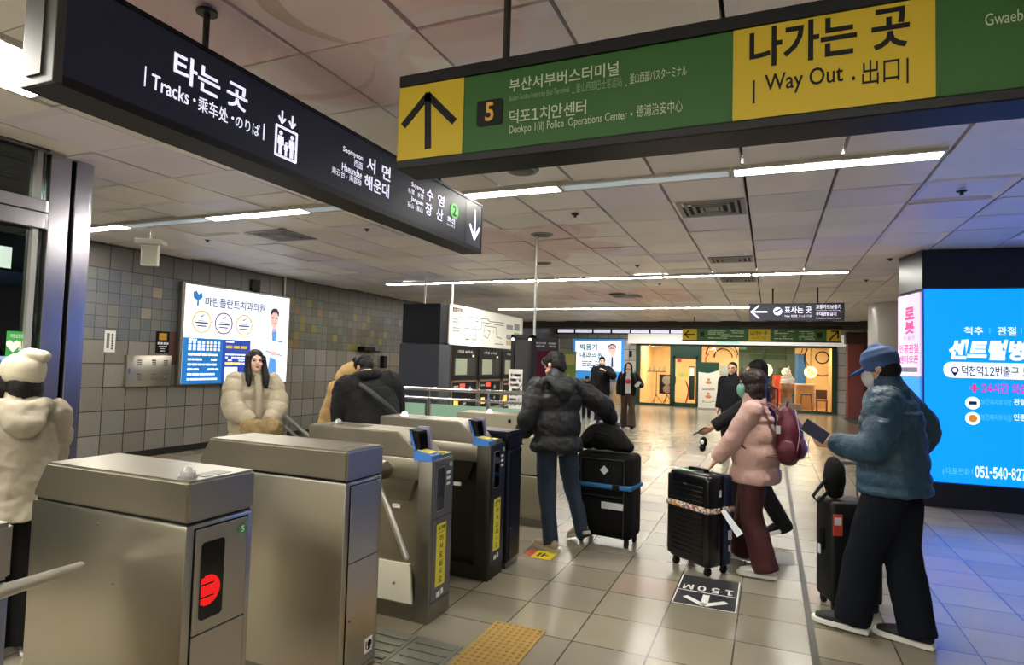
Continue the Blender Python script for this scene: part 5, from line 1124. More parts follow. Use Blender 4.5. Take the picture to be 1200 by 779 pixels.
b = MB(T1); b.cyl((-.09, .1, .79), (-.09, .1, 1.03), .01, n=10).cyl((.05, .1, .79), (.05, .1, 1.03), .01, n=10).cyl((-.10, .1, 1.035), (.06, .1, 1.035), .017, n=10); b.build('handle', STEEL, s, True)
for x in (-.21, .21):
    for y in (-.11, .11): wheel(s, T1, x, y, .035)
t = thing('duffel_bag', 'slouched black bag resting on top of the blue strapped suitcase', 'bag', (-1.3, 5.46, .8), -.12)
b = MB(T1); b.limb([(-.22, -.02, .87), (-.1, -.02, .93), (.05, -.02, .915), (.19, -.03, .85)], [(.1, .07), (.13, .125), (.13, .11), (.08, .045)], side=(0, 1, 0), sub=5, n=20); b.blend('body', mat('bag_black', '08080a', .75, spec=.2, bump=.4, bscale=120), t, vox=.012, wr=.008, wscale=12)
b = MB(T1); b.tube([(-.16, -.15, .88), (-.06, -.17, .98), (.06, -.17, .96), (.16, -.14, .86)], .009); b.build('strap', BLACK, t)
b = MB(T1); b.tube([(-.2, -.02, .955), (-.08, -.03, 1.06), (.06, -.03, 1.03), (.17, -.04, .91)], .004, n=6); b.build('zipper', mat('zip', '2a2a2c', .5), t)

# ribbed hard-shell suitcase pushed by the woman in pink
c0 = V((-.425, 4.90)); ux_ = V((-.32, .25)).normalized(); uy_ = V((ux_.y, -ux_.x)); uy_ = -uy_ if uy_.y < 0 else uy_
W2, D2, H2 = .43, .27, .76
ang = math.atan2(-ux_.y, -ux_.x)
cen = c0+ux_*(W2/2-.01)+V((.25, .32)).normalized()*(D2/2)
T2 = rot_at(cen.x, cen.y, ang)
s = thing('suitcase', 'black ribbed hard-shell suitcase with patterned luggage strap and airline tag', 'suitcase', (cen.x, cen.y, 0), ang)
SHB = mat('shell_black', '08080a', .28); SHN = mat('shell_navy', '101d3c', .35)
b = MB(T2); b.box(-W2/2, W2/2, -D2/2, .02, .065, H2, .04, seg=4)
for k in range(15):
    z = .13+.037*k
    b.box(-W2/2+.045, W2/2-.06, -D2/2-.007, -D2/2+.01, z, z+.02, .006)
b.box(-W2/2-.006, -W2/2+.05, -D2/2-.008, -.01, .09, H2-.03, .02).box(W2/2-.05, W2/2+.006, -D2/2-.008, -.01, .09, H2-.03, .02); b.build('front_shell', SHB, s, True)
b = MB(T2); b.box(-W2/2, W2/2, .03, D2/2, .065, H2, .04, seg=4); b.build('rear_shell', SHN, s, True)
b = MB(T2); b.box(-W2/2+.006, W2/2-.006, .012, .04, .07, H2-.004, .01); b.build('zipper', BLACK, s)
STRP = mat('strap_print', 'b99a86', .6); N = NB(STRP); pb = STRP.node_tree.nodes['Principled BSDF']
tc = N.n('ShaderNodeTexCoord'); vo = N.n('ShaderNodeTexVoronoi'); vo.inputs['Scale'].default_value = 55; N.L.new(tc.outputs['Object'], vo.inputs['Vector'])
sx_ = N.n('ShaderNodeSeparateColor'); N.L.new(vo.outputs['Color'], sx_.inputs[0]); N.L.new(N.ramp(sx_.outputs[0], [(0, 'c9b7a6'), (.3, 'b8863f'), (.5, 'd8d0c8'), (.7, 'a3483c'), (.85, '5d6a8a')]), pb.inputs['Base Color'])
b = MB(T2); b.box(-W2/2-.01, W2/2+.01, -D2/2-.014, D2/2+.006, .475, .52, .01); b.build('luggage_strap', STRP, s, True)
b = MB(T2); b.box(-.09, .09, -.04, .0, H2+.012, H2+.03, .008).box(-.09, -.07, -.04, 0, H2-.01, H2+.02).box(.07, .09, -.04, 0, H2-.01, H2+.02); b.build('top_handle', BLACK, s, True)
b = MB(T2); b.box(W2/2+.0, W2/2+.012, -.02, .0, .40, .56, .004); b.build('side_handle', BLACK, s)
b = MB(T2); b.box(W2/2+.006, W2/2+.009, .07, .11, .27, .34); b.box(W2/2+.006, W2/2+.009, .075, .095, .18, .23).box(W2/2+.006, W2/2+.009, -.03, -.01, .6, .65); b.build('sticker', MATS['tag_white'], s)
b = MB(T2); b.box(-.15, .0, -.1, -.05, H2, H2+.004); b.build('green_tag', mat('tag_green', '8fb59a', .5), s)
b = MB(T2); b.sph((-.03, -D2/2-.004, .66), (.03, .008, .012)); b.build('emblem', mat('emblem', '3b3b40', .3, .8), s)
b = MB(T2); b.prism([(W2/2+.01, -.02, .5), (W2/2+.012, .03, .5), (W2/2+.16, .05, .36), (W2/2+.15, .0, .335)], (0, .003, 0)); b.build('airline_tag', mat('airline_tag', 'd5d8dc', .5), s)
for x in (-W2/2+.05, W2/2-.05):
    for y in (-D2/2+.05, D2/2-.05): wheel(s, T2, x, y, .03)

# small dark suitcase in front of the man in the cap
T3 = rot_at(.50, 4.78, .35)
s = thing('suitcase', 'narrow dark suitcase with red tag standing in front of the man in the blue cap', 'suitcase', (.5, 4.78, 0), .35)
SHG = mat('shell_dark', '0a0d0e', .5, spec=.3)
b = MB(T3); b.box(-.17, .17, -.12, .12, .055, .72, .03, seg=3); b.build('body', SHG, s, True)
b = MB(T3); b.cyl((-.08, .05, .72), (-.08, .05, .95), .009, n=8).cyl((.08, .05, .72), (.08, .05, .95), .009, n=8).cyl((-.095, .05, .955), (.095, .05, .955), .016, n=8); b.build('handle', STEEL, s, True)
b = MB(T3); b.box(-.163, -.10, -.128, -.121, .50, .64, .003); b.build('red_tag', mat('tag_red', 'b23a30', .5), s)
b = MB(T3); b.box(-.155, -.11, -.131, -.127, .57, .62); b.build('tag_label', MATS['tag_white'], s)
b = MB(T3); b.box(-.19, -.165, -.03, .03, .38, .52, .008); b.build('side_handle', BLACK, s, True)
b = MB(T3); b.box(-.196, -.189, -.01, .02, .35, .41); b.build('side_tag', MATS['tag_white'], s)
for x in (-.13, .13):
    for y in (-.08, .08): wheel(s, T3, x, y, .027)
t = thing('shoulder_bag', 'black bag hung over the handle of the narrow dark suitcase', 'bag', (.45, 4.72, .72), .35)
b = MB(T3); b.limb([(-.09, .03, .975), (-.1, -.01, .93), (-.11, -.03, .85), (-.1, -.02, .76)], [(.04, .03), (.065, .05), (.075, .06), (.055, .045)], sub=4); b.blend('body', MATS['bag_black'], t, vox=.01, wr=.006)
b = MB(T3); b.tube([(-.15, -.04, .88), (-.2, -.05, .82), (-.26, -.05, .74), (-.23, -.06, .7), (-.16, -.06, .78)], .012); b.build('strap', BLACK, t)

# ================================================================== PEOPLE
def ik(S, Tt, a, b, pole):
    d = Tt-S; L = min(max(d.length, .05), (a+b)*.998); d.normalize(); E = S+d*L
    x = (a*a-b*b+L*L)/(2*L); h = math.sqrt(max(a*a-x*x, 0)); p = pole-d*pole.dot(d); p.normalize()
    return S+d*x+p*h, E
class Body:
    """a standing figure, facing local +y, right hand at +x; wrists and ankles are reached by two-bone chains"""
    def __init__(s, H, lean=0, side=0, twist=0, head=(0, 0, 0), wr=None, wl=None, ar=None, al=None, poles=None, hip=0, wide=1, slump=0):
        k = H/1.7; s.k = k; s.H = H
        s.pelvis = V((0, 0, (.93-hip)*k))
        up = Matrix.Rotation(twist, 3, 'Z') @ Matrix.Rotation(side, 3, 'Y') @ Matrix.Rotation(-lean, 3, 'X')
        s.up = up
        P = lambda x, y, z: s.pelvis+up @ (V((x, y, z-.93))*k)
        s.waist = P(0, .0, 1.06); s.chest = P(0, -.005, 1.26); s.neckb = P(0, -.02, 1.43)
        hb = Matrix.Rotation(-slump, 3, 'X'); nk = up @ hb
        s.headc = s.neckb+nk @ (V((0, .03, .155))*k)
        s.nt = s.neckb+nk @ (V((0, .012, .075))*k)
        s.headR = (nk @ Matrix.Rotation(head[0], 3, 'Z') @ Matrix.Rotation(-head[1], 3, 'X') @ Matrix.Rotation(head[2], 3, 'Y')).to_4x4()
        s.HM = Matrix.Translation(s.headc) @ s.headR @ Matrix.Scale(k, 4)
        pl = poles or {}
        s.sh = {}; s.el = {}; s.wr = {}; s.hipj = {}; s.kn = {}; s.an = {}
        for q, w_, a_ in ((1, wr, ar), (-1, wl, al)):
            S = P(.175*q*wide, -.01, 1.375); s.sh[q] = S
            Wt = V(w_) if w_ else V((.25*q, .05, .83))*k
            s.el[q], s.wr[q] = ik(S, Wt, .285*k, .255*k, V(pl.get(('arm', q), (.35*q, -1, -.2))))
            h = V((.09*q*k, 0, (.92-hip)*k)); s.hipj[q] = h
            A = V(a_) if a_ else V((.10*q*k, 0, .085*k))
            s.kn[q], s.an[q] = ik(h, A, .425*k, .42*k, V(pl.get(('leg', q), (0, 1, 0))))
    def hand(s, b, q, curl=.5, palm=None, n=8):
        k = s.k; W = s.wr[q]; d = (W-s.el[q]).normalized(); pn = V(palm) if palm else V((-q, 0, 0))
        pn = (pn-d*pn.dot(d)).normalized(); ac = d.cross(pn)*1.0   # across the palm
        tside = ac if ac.dot(V((0, 1, .3))) > 0 else -ac
        b.limb([W-d*.01, W+d*.04*k, W+d*.088*k], [(.026*k, .021*k), (.038*k, .017*k), (.040*k, .013*k)], side=ac, n=12)
        for i, (o, L) in enumerate(((.029, .078), (.010, .086), (-.010, .080), (-.028, .062))):
            p = W+d*.085*k+tside*o*k; pts = [p-d*.02*k]; a = curl*.5; dirv = d
            for seg in (.44, .32, .24):
                dirv = (d*cos(a)+pn*sin(a)).normalized(); p = p+dirv*L*seg*k; pts.append(p); a += curl
            b.limb(pts, [.0095*k, .009*k, .0082*k, .007*k], n=8, side=ac)
        p = W+d*.028*k+tside*.03*k
        b.limb([p-tside*.012*k, p+(tside*.7+d*.6).normalized()*.035*k, p+(tside*.7+d*.6).normalized()*.03*k+(d*.9+pn*.5).normalized()*.035*k], [.0125*k, .0105*k, .008*k], n=8, side=pn)
def head_mesh(b, B, chin=1):
    M = B.HM
    b.sph((0, -.012, .03), (.073, .092, .084), M=M, u=20, v=14).sph((0, .018, -.035), (.06, .068, .078), M=M).sph((0, .052, -.088*chin), (.028, .028, .024), M=M)
    b.limb([(0, .082, .012), (0, .101, -.022), (0, .094, -.034)], [.008, .013, .012], M=M, n=8)
    for q in (-1, 1): b.sph((.073*q, -.012, -.008), (.011, .021, .03), M=M, u=8, v=8); b.sph((.035*q, .062, -.028), (.026, .02, .024), M=M, u=10, v=8)
    b.sph((0, .076, .03), (.05, .014, .012), M=M, u=10, v=8)
def person(name, label, loc, rz, B, skin=SKIN, vox=.008, curl=.5, palms=None, hands=(1, -1)):
    r = thing('person', label, 'person', loc, rz)
    b = MB(); k = B.k
    head_mesh(b, B)
    b.limb([B.neckb-V((0, 0, .06*k)), B.neckb, B.nt, B.headc-B.headR.to_3x3() @ V((0, .02, .05))*k], [.075*k, .058*k, .054*k, .05*k], n=14)
    b.limb([B.pelvis-V((0, 0, .08*k)), B.pelvis, B.waist, B.chest, B.neckb-B.up @ V((0, 0, .03*k))], [(.13*k, .09*k), (.15*k, .1*k), (.13*k, .085*k), (.15*k, .095*k), (.09*k, .06*k)], sub=3, side=B.up @ V((1, 0, 0)))
    for q in (1, -1):
        b.limb([B.neckb-B.up @ V((0, 0, .05*k)), B.sh[q], B.el[q], B.wr[q]], [.05*k, .048*k, .036*k, .025*k], sub=3, n=12)
        b.limb([B.hipj[q]+V((0, 0, .03)), B.kn[q], B.an[q]], [.075*k, .05*k, .035*k], sub=4, n=12)
        b.limb([B.an[q]+V((0, -.02, -.02)), B.an[q]+V((0, .1, -.045))*k], [(.03*k, .03*k), (.035*k, .02*k)], n=10)
        if q in hands: B.hand(b, q, curl if not isinstance(curl, dict) else curl[q], (palms or {}).get(q))
    b.blend('body', skin, r, vox=vox, smooth=2, local=True)
    return r
def face(r, B, mask=None, eyes=True, lips=True):
    M = B.HM
    if eyes:
        for q in (-1, 1):
            b = MB(); b.sph((.031*q, .079, .004), (.014, .008, .0055), M=M, u=10, v=6); b.build('eye', EYE, r, True, local=True)
            b = MB(); b.limb([(.014*q, .088, .022), (.032*q, .086, .027), (.05*q, .074, .022)], [.003, .004, .003], M=M, n=6); b.build('eyebrow', HAIR, r, True, local=True)
    if mask:
        b = MB(); b.limb([(0, .045, .0), (0, .058, -.03), (0, .058, -.06), (0, .045, -.1)], [(.055, .04), (.062, .058), (.06, .056), (.04, .04)], M=M, n=20, sub=4); mk = b.build('face_mask', mask, r, True, local=True)
        b = MB()
        for q in (-1, 1): b.tube([(.055*q, .05, -.01), (.078*q, .0, .005), (.082*q, -.03, -.005)], .0025, n=6, M=M); b.tube([(.05*q, .05, -.075), (.07*q, .0, -.04), (.08*q, -.025, -.02)], .0025, n=6, M=M)
        b.build('ear_loop', WHITE, mk, local=True)
    elif lips:
        b = MB(); b.sph((0, .086, -.06), (.02, .007, .0065), M=M, u=12, v=6); b.build('lips', LIP, r, True, local=True)
def jacket(r, B, mt, hem=.78, rt=(.19, .135), rs=(.2, .13), arm=(.08, .068, .052), puff=0, npuff=6, vox=.009, wr=.004, hood=False, flare=0, collar=True, apuff=5, name='jacket', wscale=9, cuff=.95, coll=.075):
    k = B.k; b = MB(); up = B.up; sx = up @ V((1, 0, 0))
    hz_ = hem-.93; hemp = B.pelvis+(up @ V((0, 0, hz_*k)) if hz_ > 0 else V((0, 0, hz_*k)))
    pts = [hemp, B.pelvis.lerp(B.waist, .5) if hem < .98 else hemp.lerp(B.chest, .4), B.chest, B.pelvis+up @ (V((0, -.01, .42))*k), B.neckb+up @ (V((0, 0, .0))*k)]
    rad = [((rt[0]+flare)*k, (rt[1]+flare)*k), (rt[0]*k, rt[1]*k), (rs[0]*k, rs[1]*k), ((rs[0]-.03)*k, (rs[1]-.03)*k), (.095*k, .085*k)]
    b.limb(pts, rad, n=26, sub=14, side=sx, puff=puff, npuff=npuff, cap=(False, True))
    for q in (1, -1):
        W = B.el[q].lerp(B.wr[q], cuff); top = B.neckb.lerp(B.sh[q], .55)-up @ V((0, 0, .045*k))
        b.limb([top, B.sh[q]-up @ V((0, 0, .012*k)), B.el[q], W], [arm[0]*k*.95, arm[0]*k, arm[1]*k, arm[2]*k], sub=12, n=18, puff=puff, npuff=apuff, cap=(True, False))
    if collar: b.limb([B.neckb-up @ V((0, 0, .02*k)), B.nt-up @ V((0, 0, .005*k))], [(.1*k, .095*k), (coll*k, (coll+.003)*k)], n=18)
    if hood:
        b.limb([B.neckb+up @ V((-.115, .02, -.01))*k, B.neckb+up @ V((-.1, -.075, -.01))*k, B.neckb+up @ V((0, -.115, -.03))*k, B.neckb+up @ V((.1, -.075, -.01))*k, B.neckb+up @ V((.115, .02, -.01))*k], [.035*k, .048*k, .055*k, .048*k, .035*k], sub=5, n=14)
        b.limb([B.neckb+up @ V((0, -.125, -.02))*k, B.neckb+up @ V((0, -.165, -.10))*k, B.neckb+up @ V((0, -.165, -.17))*k], [(.125*k, .035*k), (.10*k, .042*k), (.05*k, .025*k)], n=16, sub=4)
    return b.blend(name, mt, r, vox=vox, smooth=3 if not puff else 2, wr=wr, wscale=wscale, local=True)
def trousers(r, B, mt, rad=(.105, .09, .07, .065), top=.98, vox=.009, wr=.006, hemz=.0, wscale=8):
    k = B.k; b = MB()
    b.limb([B.hipj[1].lerp(B.hipj[-1], .5)+V((0, 0, -.04))*k, B.pelvis+V((0, 0, .02))*k, B.pelvis.lerp(B.waist, .85)], [(.16*k, .115*k), (.15*k, .108*k), (.135*k, .1*k)], n=20)
    for q in (1, -1):
        K, A = B.kn[q], B.an[q]; end = A+(A-K).normalized()*(.035-hemz)*k
        b.limb([B.hipj[q]+V((0, 0, .02*k)), B.hipj[q].lerp(K, .45), K, K.lerp(A, .5), end], [rad[0]*k, rad[1]*k*1.05, rad[1]*k*.92, rad[2]*k, rad[3]*k], sub=6, n=18, cap=(True, False))
    return b.blend('trousers', mt, r, vox=vox, smooth=3, wr=wr, wscale=wscale, local=True)
def shoes(r, B, mt, sole, ang=None, pitch=None, L=.27, vox=.006):
    k = B.k
    for q in (1, -1):
        A = B.an[q]; a = (ang or {}).get(q, -.12*q); p = (pitch or {}).get(q, 0)
        g = A.z-.085*k if not p else A.z-.085*k
        M = Matrix.Translation((A.x, A.y, max(g, 0))) @ Matrix.Rotation(a, 4, 'Z') @ Matrix.Translation((0, .17*k, 0)) @ Matrix.Rotation(-p, 4, 'X') @ Matrix.Translation((0, -.17*k, 0)) @ Matrix.Scale(k, 4)
        b = MB(); b.limb([(0, -.06, .058), (0, .0, .062), (0, .06, .055), (0, .13, .045), (0, .19, .038)], [(.036, .04), (.042, .048), (.044, .042), (.046, .028), (.034, .02)], sub=4, n=16, M=M); b.limb([(0, -.02, .06), (0, -.016, .092)], [(.036, .046), (.034, .042)], n=14, M=M)
        sh = b.blend('shoe', mt, r, vox=vox, smooth=2, local=True)
        b = MB(); pts = [(-.036, -.09), (.036, -.09), (.045, -.04), (.042, .04), (.05, .12), (.044, .19), (.02, .225), (-.02, .225), (-.044, .19), (-.05, .12), (-.042, .04), (-.045, -.04)]
        b.prism([(x, y, .0) for x, y in pts], (0, 0, .03), M=M); bmesh.ops.bevel(b.bm, geom=b.bm.edges[:], offset=.005, segments=2, affect='EDGES'); b.build('sole', sole, sh, True, local=True)
def hair(r, B, mt, parts, cap=True, vox=.007, wr=.004, scale=(1, 1, 1)):
    b = MB(); M = B.HM
    if cap: b.sph((0, -.024, .046), (.084*scale[0], .098*scale[1], .088*scale[2]), M=M, u=20, v=14); b.sph((0, -.05, .0), (.08, .07, .09), M=M)
    for pts, rad in parts: b.limb(pts, rad, sub=4, n=12, M=M)
    return b.blend('hair', mt, r, vox=vox, smooth=3, wr=wr, wscale=22, local=True)
def facing(x, y): return math.atan2(-x, y)
def W2L(loc, rz, p): return Matrix.Rotation(-rz, 3, 'Z') @ (V(p)-V((loc[0], loc[1], 0)))
SOLEW = mat('sole_white', 'd8d6d0', .5); SOLEB = mat('sole_black', '101011', .6)
JEAN = mat('denim', '1c2b40', .8, bump=.3, bscale=300, var=.3, vscale=6); BLKC = mat('black_cloth', '0b0b0d', .85, bump=.3, bscale=200, spec=.2)

# 1 --- beanie, left edge
L = (-3.61, 1.99, 0); R = facing(-.93, .38)
B = Body(1.54, lean=-.02, side=-.03, head=(.55, .02, .05), wr=(.15, .24, .84), wl=(-.2, .25, .95), slump=.05)
p = person('person', 'person in white beanie and cream hooded jacket, seen from behind at left edge', L, R, B, vox=.01)
CREAM = mat('cream_cloth', '8f8675', .85, bump=.6, bscale=18)
jacket(p, B, CREAM, hem=.78, rt=(.185, .155), rs=(.185, .14), arm=(.075, .075, .06), hood=True, flare=.04, wr=.012, wscale=13)
trousers(p, B, BLKC, rad=(.12, .11, .1, .1)); shoes(p, B, BLKC, SOLEW); face(p, B)
hair(p, B, HAIR, [([(0, -.03, .0), (0, -.035, -.06), (0, -.05, -.15)], [(.086, .085), (.094, .08), (.085, .05)]), ([(-.07, .03, .0), (-.082, .04, -.08), (-.08, .06, -.17)], [.022, .03, .02])], cap=False)
b = MB(); M = B.HM; b.sph((0, -.018, .045), (.1, .114, .095), M=M, u=24, v=16); b.sph((.012, -.055, .112), (.066, .08, .05), M=M); b.sph((.025, -.115, .112), (.045, .048, .036), M=M)
bn = b.blend('beanie', mat('beanie_knit', 'b5ad96', .9, bump=.6, bscale=260), p, vox=.008, smooth=3, wr=.005, wscale=18, local=True)
b = MB(); b.limb([(0, -.015, .005), (0, -.02, .055)], [(.102, .117), (.104, .119)], n=26, M=M); b.blend('brim', mat('beanie_knit', 'd2cab0'), bn, vox=.008, smooth=3, local=True)

# 2 --- woman in cream puffer behind the gates
L = (-4.72, 4.64, 0); R = facing(.97, -.52)
B = Body(1.62, head=(-.05, -.12, 0), wr=(.07, .26, .93), wl=(-.07, .27, .93), poles={('arm', 1): (1, -.3, -.4), ('arm', -1): (-1, -.3, -.4)}, wide=1.05)
p = person('person', 'woman with long dark hair in cream puffer jacket with hands in a fur muff', L, R, B, skin=SKIN2, vox=.009)
PUF = mat('cream_puffer', 'a0957f', .7, bump=.7, bscale=26)
jk = jacket(p, B, PUF, hem=.72, rt=(.225, .18), rs=(.22, .16), arm=(.105, .11, .075), puff=.12, npuff=7, hood=True, wr=.009, apuff=6, coll=.085, vox=.008)
b = MB(); b.limb([B.waist+V((0, .2, -.1)), B.waist+V((0, .205, .05)), B.chest+V((0, .19, .03)), B.neckb+V((0, .11, .02))], [(.03, .012)]*4, sub=4, n=10); b.build('zip_placket', mat('cream_placket', '958a76', .7), jk, True, local=True)
trousers(p, B, BLKC); shoes(p, B, BLKC, SOLEW); face(p, B)
hair(p, B, HAIR, [([(0, -.04, .05), (0, -.045, -.06), (0, -.06, -.22)], [(.096, .09), (.1, .072), (.085, .045)]), ([(-.075, .03, .05), (-.082, .045, -.06), (-.085, .09, -.17), (-.08, .12, -.27)], [.022, .03, .036, .02]), ([(.075, .03, .05), (.082, .045, -.06), (.085, .09, -.16), (.085, .115, -.25)], [.022, .03, .036, .02])], scale=(1.04, 1.0, 1.06))
m0 = Matrix.Translation(L) @ Matrix.Rotation(R, 4, 'Z')
t = thing('fur_muff', 'tan furry muff or plush held by the woman in the cream puffer', 'muff', (m0 @ V((0, .33, .8)))[:], R)
b = MB(m0); b.limb([(-.15, .3, .89), (0, .34, .87), (.15, .3, .9)], [(.06, .085), (.075, .1), (.06, .085)], sub=5, n=20, side=(0, 1, 0)); b.sph((.02, .34, .79), (.13, .06, .07)); b.blend('fur', mat('muff_fur', '8a744f', .95, bump=1, bscale=120, var=.35, vscale=18), t, vox=.012, smooth=2, wr=.016, wscale=22)

# 3, 4 --- tan coat and black fleece, stooping behind the gates
L = (-4.33, 5.38, 0); R = facing(.75, .2)
B = Body(1.56, lean=.25, slump=.5, head=(0, .2, 0), wr=(.15, .4, .95), wl=(-.15, .4, .95))
p = person('person', 'person in tan hooded jacket half hidden behind the stooping person in black', L, R, B, vox=.011)
TAN = mat('tan_quilt', '9a7c4c', .75, bump=.35, bscale=80)
jacket(p, B, TAN, hem=.7, rt=(.21, .17), rs=(.21, .15), arm=(.095, .085, .065), puff=.05, npuff=8, wr=.006, vox=.011); trousers(p, B, BLKC, vox=.012); shoes(p, B, BLKC, SOLEW, vox=.009); face(p, B, eyes=False)
b = MB(); b.limb([B.HM @ V((0, -.03, -.14)), B.HM @ V((0, -.04, -.02)), B.HM @ V((0, -.02, .08)), B.HM @ V((0, .02, .12))], [(.12, .1), (.115, .12), (.1, .11), (.05, .06)], sub=5, n=20, puff=.04, npuff=5); b.blend('hood', TAN, p, vox=.011, smooth=2, wr=.005, local=True)
L = (-3.32, 4.72, 0); R = facing(-.75, .66)
B = Body(1.66, lean=.30, slump=.3, side=-.12, head=(.35, .3, -.15), wr=(.25, .35, .9), wl=(-.2, .38, .95), wide=1.15)
p = person('person', 'stooping person in fluffy black fleece with diagonal bag strap behind the gates', L, R, B, vox=.01)
jk = jacket(p, B, mat('black_fleece', '0c0d10', .95, bump=.8, bscale=200), hem=.72, rt=(.26, .2), rs=(.255, .19), arm=(.13, .11, .08), wr=.010, wscale=14, flare=.02, coll=.09)
b = MB(); b.limb([B.neckb+B.up @ V((-.14, .06, .035)), B.neckb+B.up @ V((-.08, -.07, .03)), B.neckb+B.up @ V((.06, -.085, .03)), B.neckb+B.up @ V((.15, .04, .02))], [.04, .05, .05, .04], sub=5, n=12); b.blend('collar', mat('black_collar', '08080a', .9, bump=.6, bscale=160), jk, vox=.011, smooth=3, wr=.006, local=True)
b = MB(); b.limb([B.neckb+B.up @ V((-.09, .02, .075)), B.neckb+B.up @ V((-.03, -.075, .07)), B.neckb+B.up @ V((.06, -.06, .07))], [.014, .018, .014], sub=4, n=10); b.build('inner_collar', mat('cream_collar', 'b5a184', .8), jk, True, local=True)
b = MB(); b.limb([B.neckb+B.up @ V((-.13, -.06, -.02)), B.chest+B.up @ V((-.04, -.205, .02)), B.waist+B.up @ V((.13, -.21, .02)), B.pelvis+B.up @ V((.25, -.08, .02))], [(.022, .012)]*4, sub=6, n=8, side=B.up @ V((1, 0, .6))); b.build('bag_strap', mat('strap_grey', '25272b', .6), jk, True, local=True)
trousers(p, B, BLKC, vox=.012); shoes(p, B, BLKC, SOLEB, vox=.009); face(p, B, eyes=False)
hair(p, B, HAIR, [([(-.06, -.02, .1), (.02, .0, .125), (.06, -.03, .1)], [.03, .035, .03])], wr=.008)

# 5 --- man in black puffer with the blue-strapped suitcase
L = (-1.70, 5.10, 0); R = facing(-.60, .75)
wr5 = W2L(L, R, T1 @ V((-.02, .09, 1.06)))
q5 = W2L(L, R, (-1.50, 5.28, .11)); a5 = W2L(L, R, (-1.70, 5.0, .085))
B = Body(1.70, lean=.17, slump=.3, side=.03, head=(.45, .15, 0), wr=wr5, wl=(-.25, .2, .95), al=a5, ar=q5, poles={('arm', 1): (1, -.2, -.55)})
p = person('person', 'man in black puffer jacket and jeans, from behind, pulling the blue strapped suitcase', L, R, B, vox=.007, curl={1: .85, -1: .5}, palms={1: (0, 0, -1)})
BPUF = mat('black_puffer', '0d0e13', .6, bump=.8, bscale=28, spec=.4)
jacket(p, B, BPUF, hem=.82, rt=(.205, .16), rs=(.212, .15), arm=(.092, .088, .066), puff=.17, npuff=5, hood=True, wr=.010, apuff=5, flare=.02, vox=.008, wscale=11)
trousers(p, B, JEAN, rad=(.1, .085, .068, .062), wr=.009)
shoes(p, B, mat('beige_sneaker', 'a79a80', .6), mat('sole_cream', 'b9ae95', .6), pitch={1: .35}, ang={-1: .35, 1: .2}); face(p, B)
hair(p, B, HAIR, [([(-.05, .06, .1), (0, .075, .1), (.05, .06, .1)], [.02, .024, .02]), ([(0, -.08, .0), (0, -.085, -.05), (0, -.075, -.08)], [(.06, .03), (.055, .026), (.04, .02)])], wr=.007, scale=(1.05, 1.05, 1.05))

# 6, 7 --- distant walkers, and a dark stroller-like figure
L = (-4.3, 16.7, 0); R = facing(.35, -.94)
B = Body(1.80, head=(.0, .05, 0), wr=(.24, .1, .86), wl=(-.06, .24, 1.42), ar=(.1, .16, .09), al=(-.1, -.28, .16), poles={('arm', -1): (-1, .2, -.8)})
p = person('person', 'distant man in loose black coat with hand raised to his face', L, R, B, skin=SKIN2, vox=.014)
jacket(p, B, mat('black_coat', '09090b', .85, spec=.2), hem=.72, rt=(.22, .15), rs=(.22, .14), arm=(.105, .1, .085), vox=.014, flare=.01); trousers(p, B, BLKC, rad=(.12, .11, .1, .1), vox=.014); shoes(p, B, BLKC, SOLEB, pitch={-1: .5}, vox=.01); face(p, B)
hair(p, B, HAIR, [([(-.05, .06, .09), (0, .075, .09), (.05, .06, .09)], [.02, .024, .02])], vox=.01)
L = (-3.3, 15.5, 0); R = facing(.15, -.98)
B = Body(1.66, head=(-.1, -.1, 0), wr=(.24, .02, .86), wl=(-.27, .26, 1.1), ar=(.1, -.16, .1), al=(-.11, .24, .09))
p = person('person', 'distant woman in open black jacket, white top and brown trousers holding a phone', L, R, B, skin=SKIN2, vox=.013)
jacket(p, B, mat('white_top', 'c9c9cc', .8), hem=.9, rt=(.165, .12), rs=(.165, .12), arm=(.05, .04, .035), vox=.013, name='top', coll=.06)
b = MB(); b.sph(B.chest+V((0, .118, -.05)), (.075, .02, .06)); b.build('heart_print', mat('print_red', 'b0353d', .7), p, True, local=True)
b = MB(); k = B.k
for q in (1, -1):
    b.limb([B.pelvis+V((.12*q, .03, -.05)), B.chest+V((.135*q, .05, 0)), B.neckb+V((.07*q, .02, -.01))], [(.07, .12), (.075, .125), (.05, .07)], sub=5, n=14); b.limb([B.neckb.lerp(B.sh[q], .6)-V((0, 0, .04)), B.sh[q], B.el[q], B.el[q].lerp(B.wr[q], .9)], [.08, .08, .075, .065], sub=4, n=14)
b.limb([B.pelvis+V((0, -.07, -.05)), B.chest+V((0, -.07, 0)), B.neckb+V((0, -.03, 0))], [(.17, .07), (.18, .08), (.09, .06)], sub=5, n=16); b.blend('jacket', MATS['black_coat'], p, vox=.013, smooth=3, local=True)
trousers(p, B, mat('brown_trousers', '3f2c1c', .8, var=.25, vscale=8), rad=(.105, .09, .095, .115), vox=.013, hemz=-.02); shoes(p, B, BLKC, SOLEB, vox=.01, pitch={1: .3}); face(p, B)
hair(p, B, HAIR, [([(0, -.06, .02), (0, -.09, -.1), (0, -.08, -.22)], [(.085, .05), (.088, .045), (.07, .03)])] + [([(x*.075, .03, .06), (x*.085, .04, -.06), (x*.08, .05, -.2)], [.024, .03, .022]) for x in (1, -1)], vox=.01)
m0 = Matrix.Translation(L) @ Matrix.Rotation(R, 4, 'Z')
ph = m0 @ (B.wr[-1]+(B.wr[-1]-B.el[-1]).normalized()*.1)
t = thing('phone', 'pale phone in the hand of the distant woman in brown trousers', 'phone', ph[:], R)
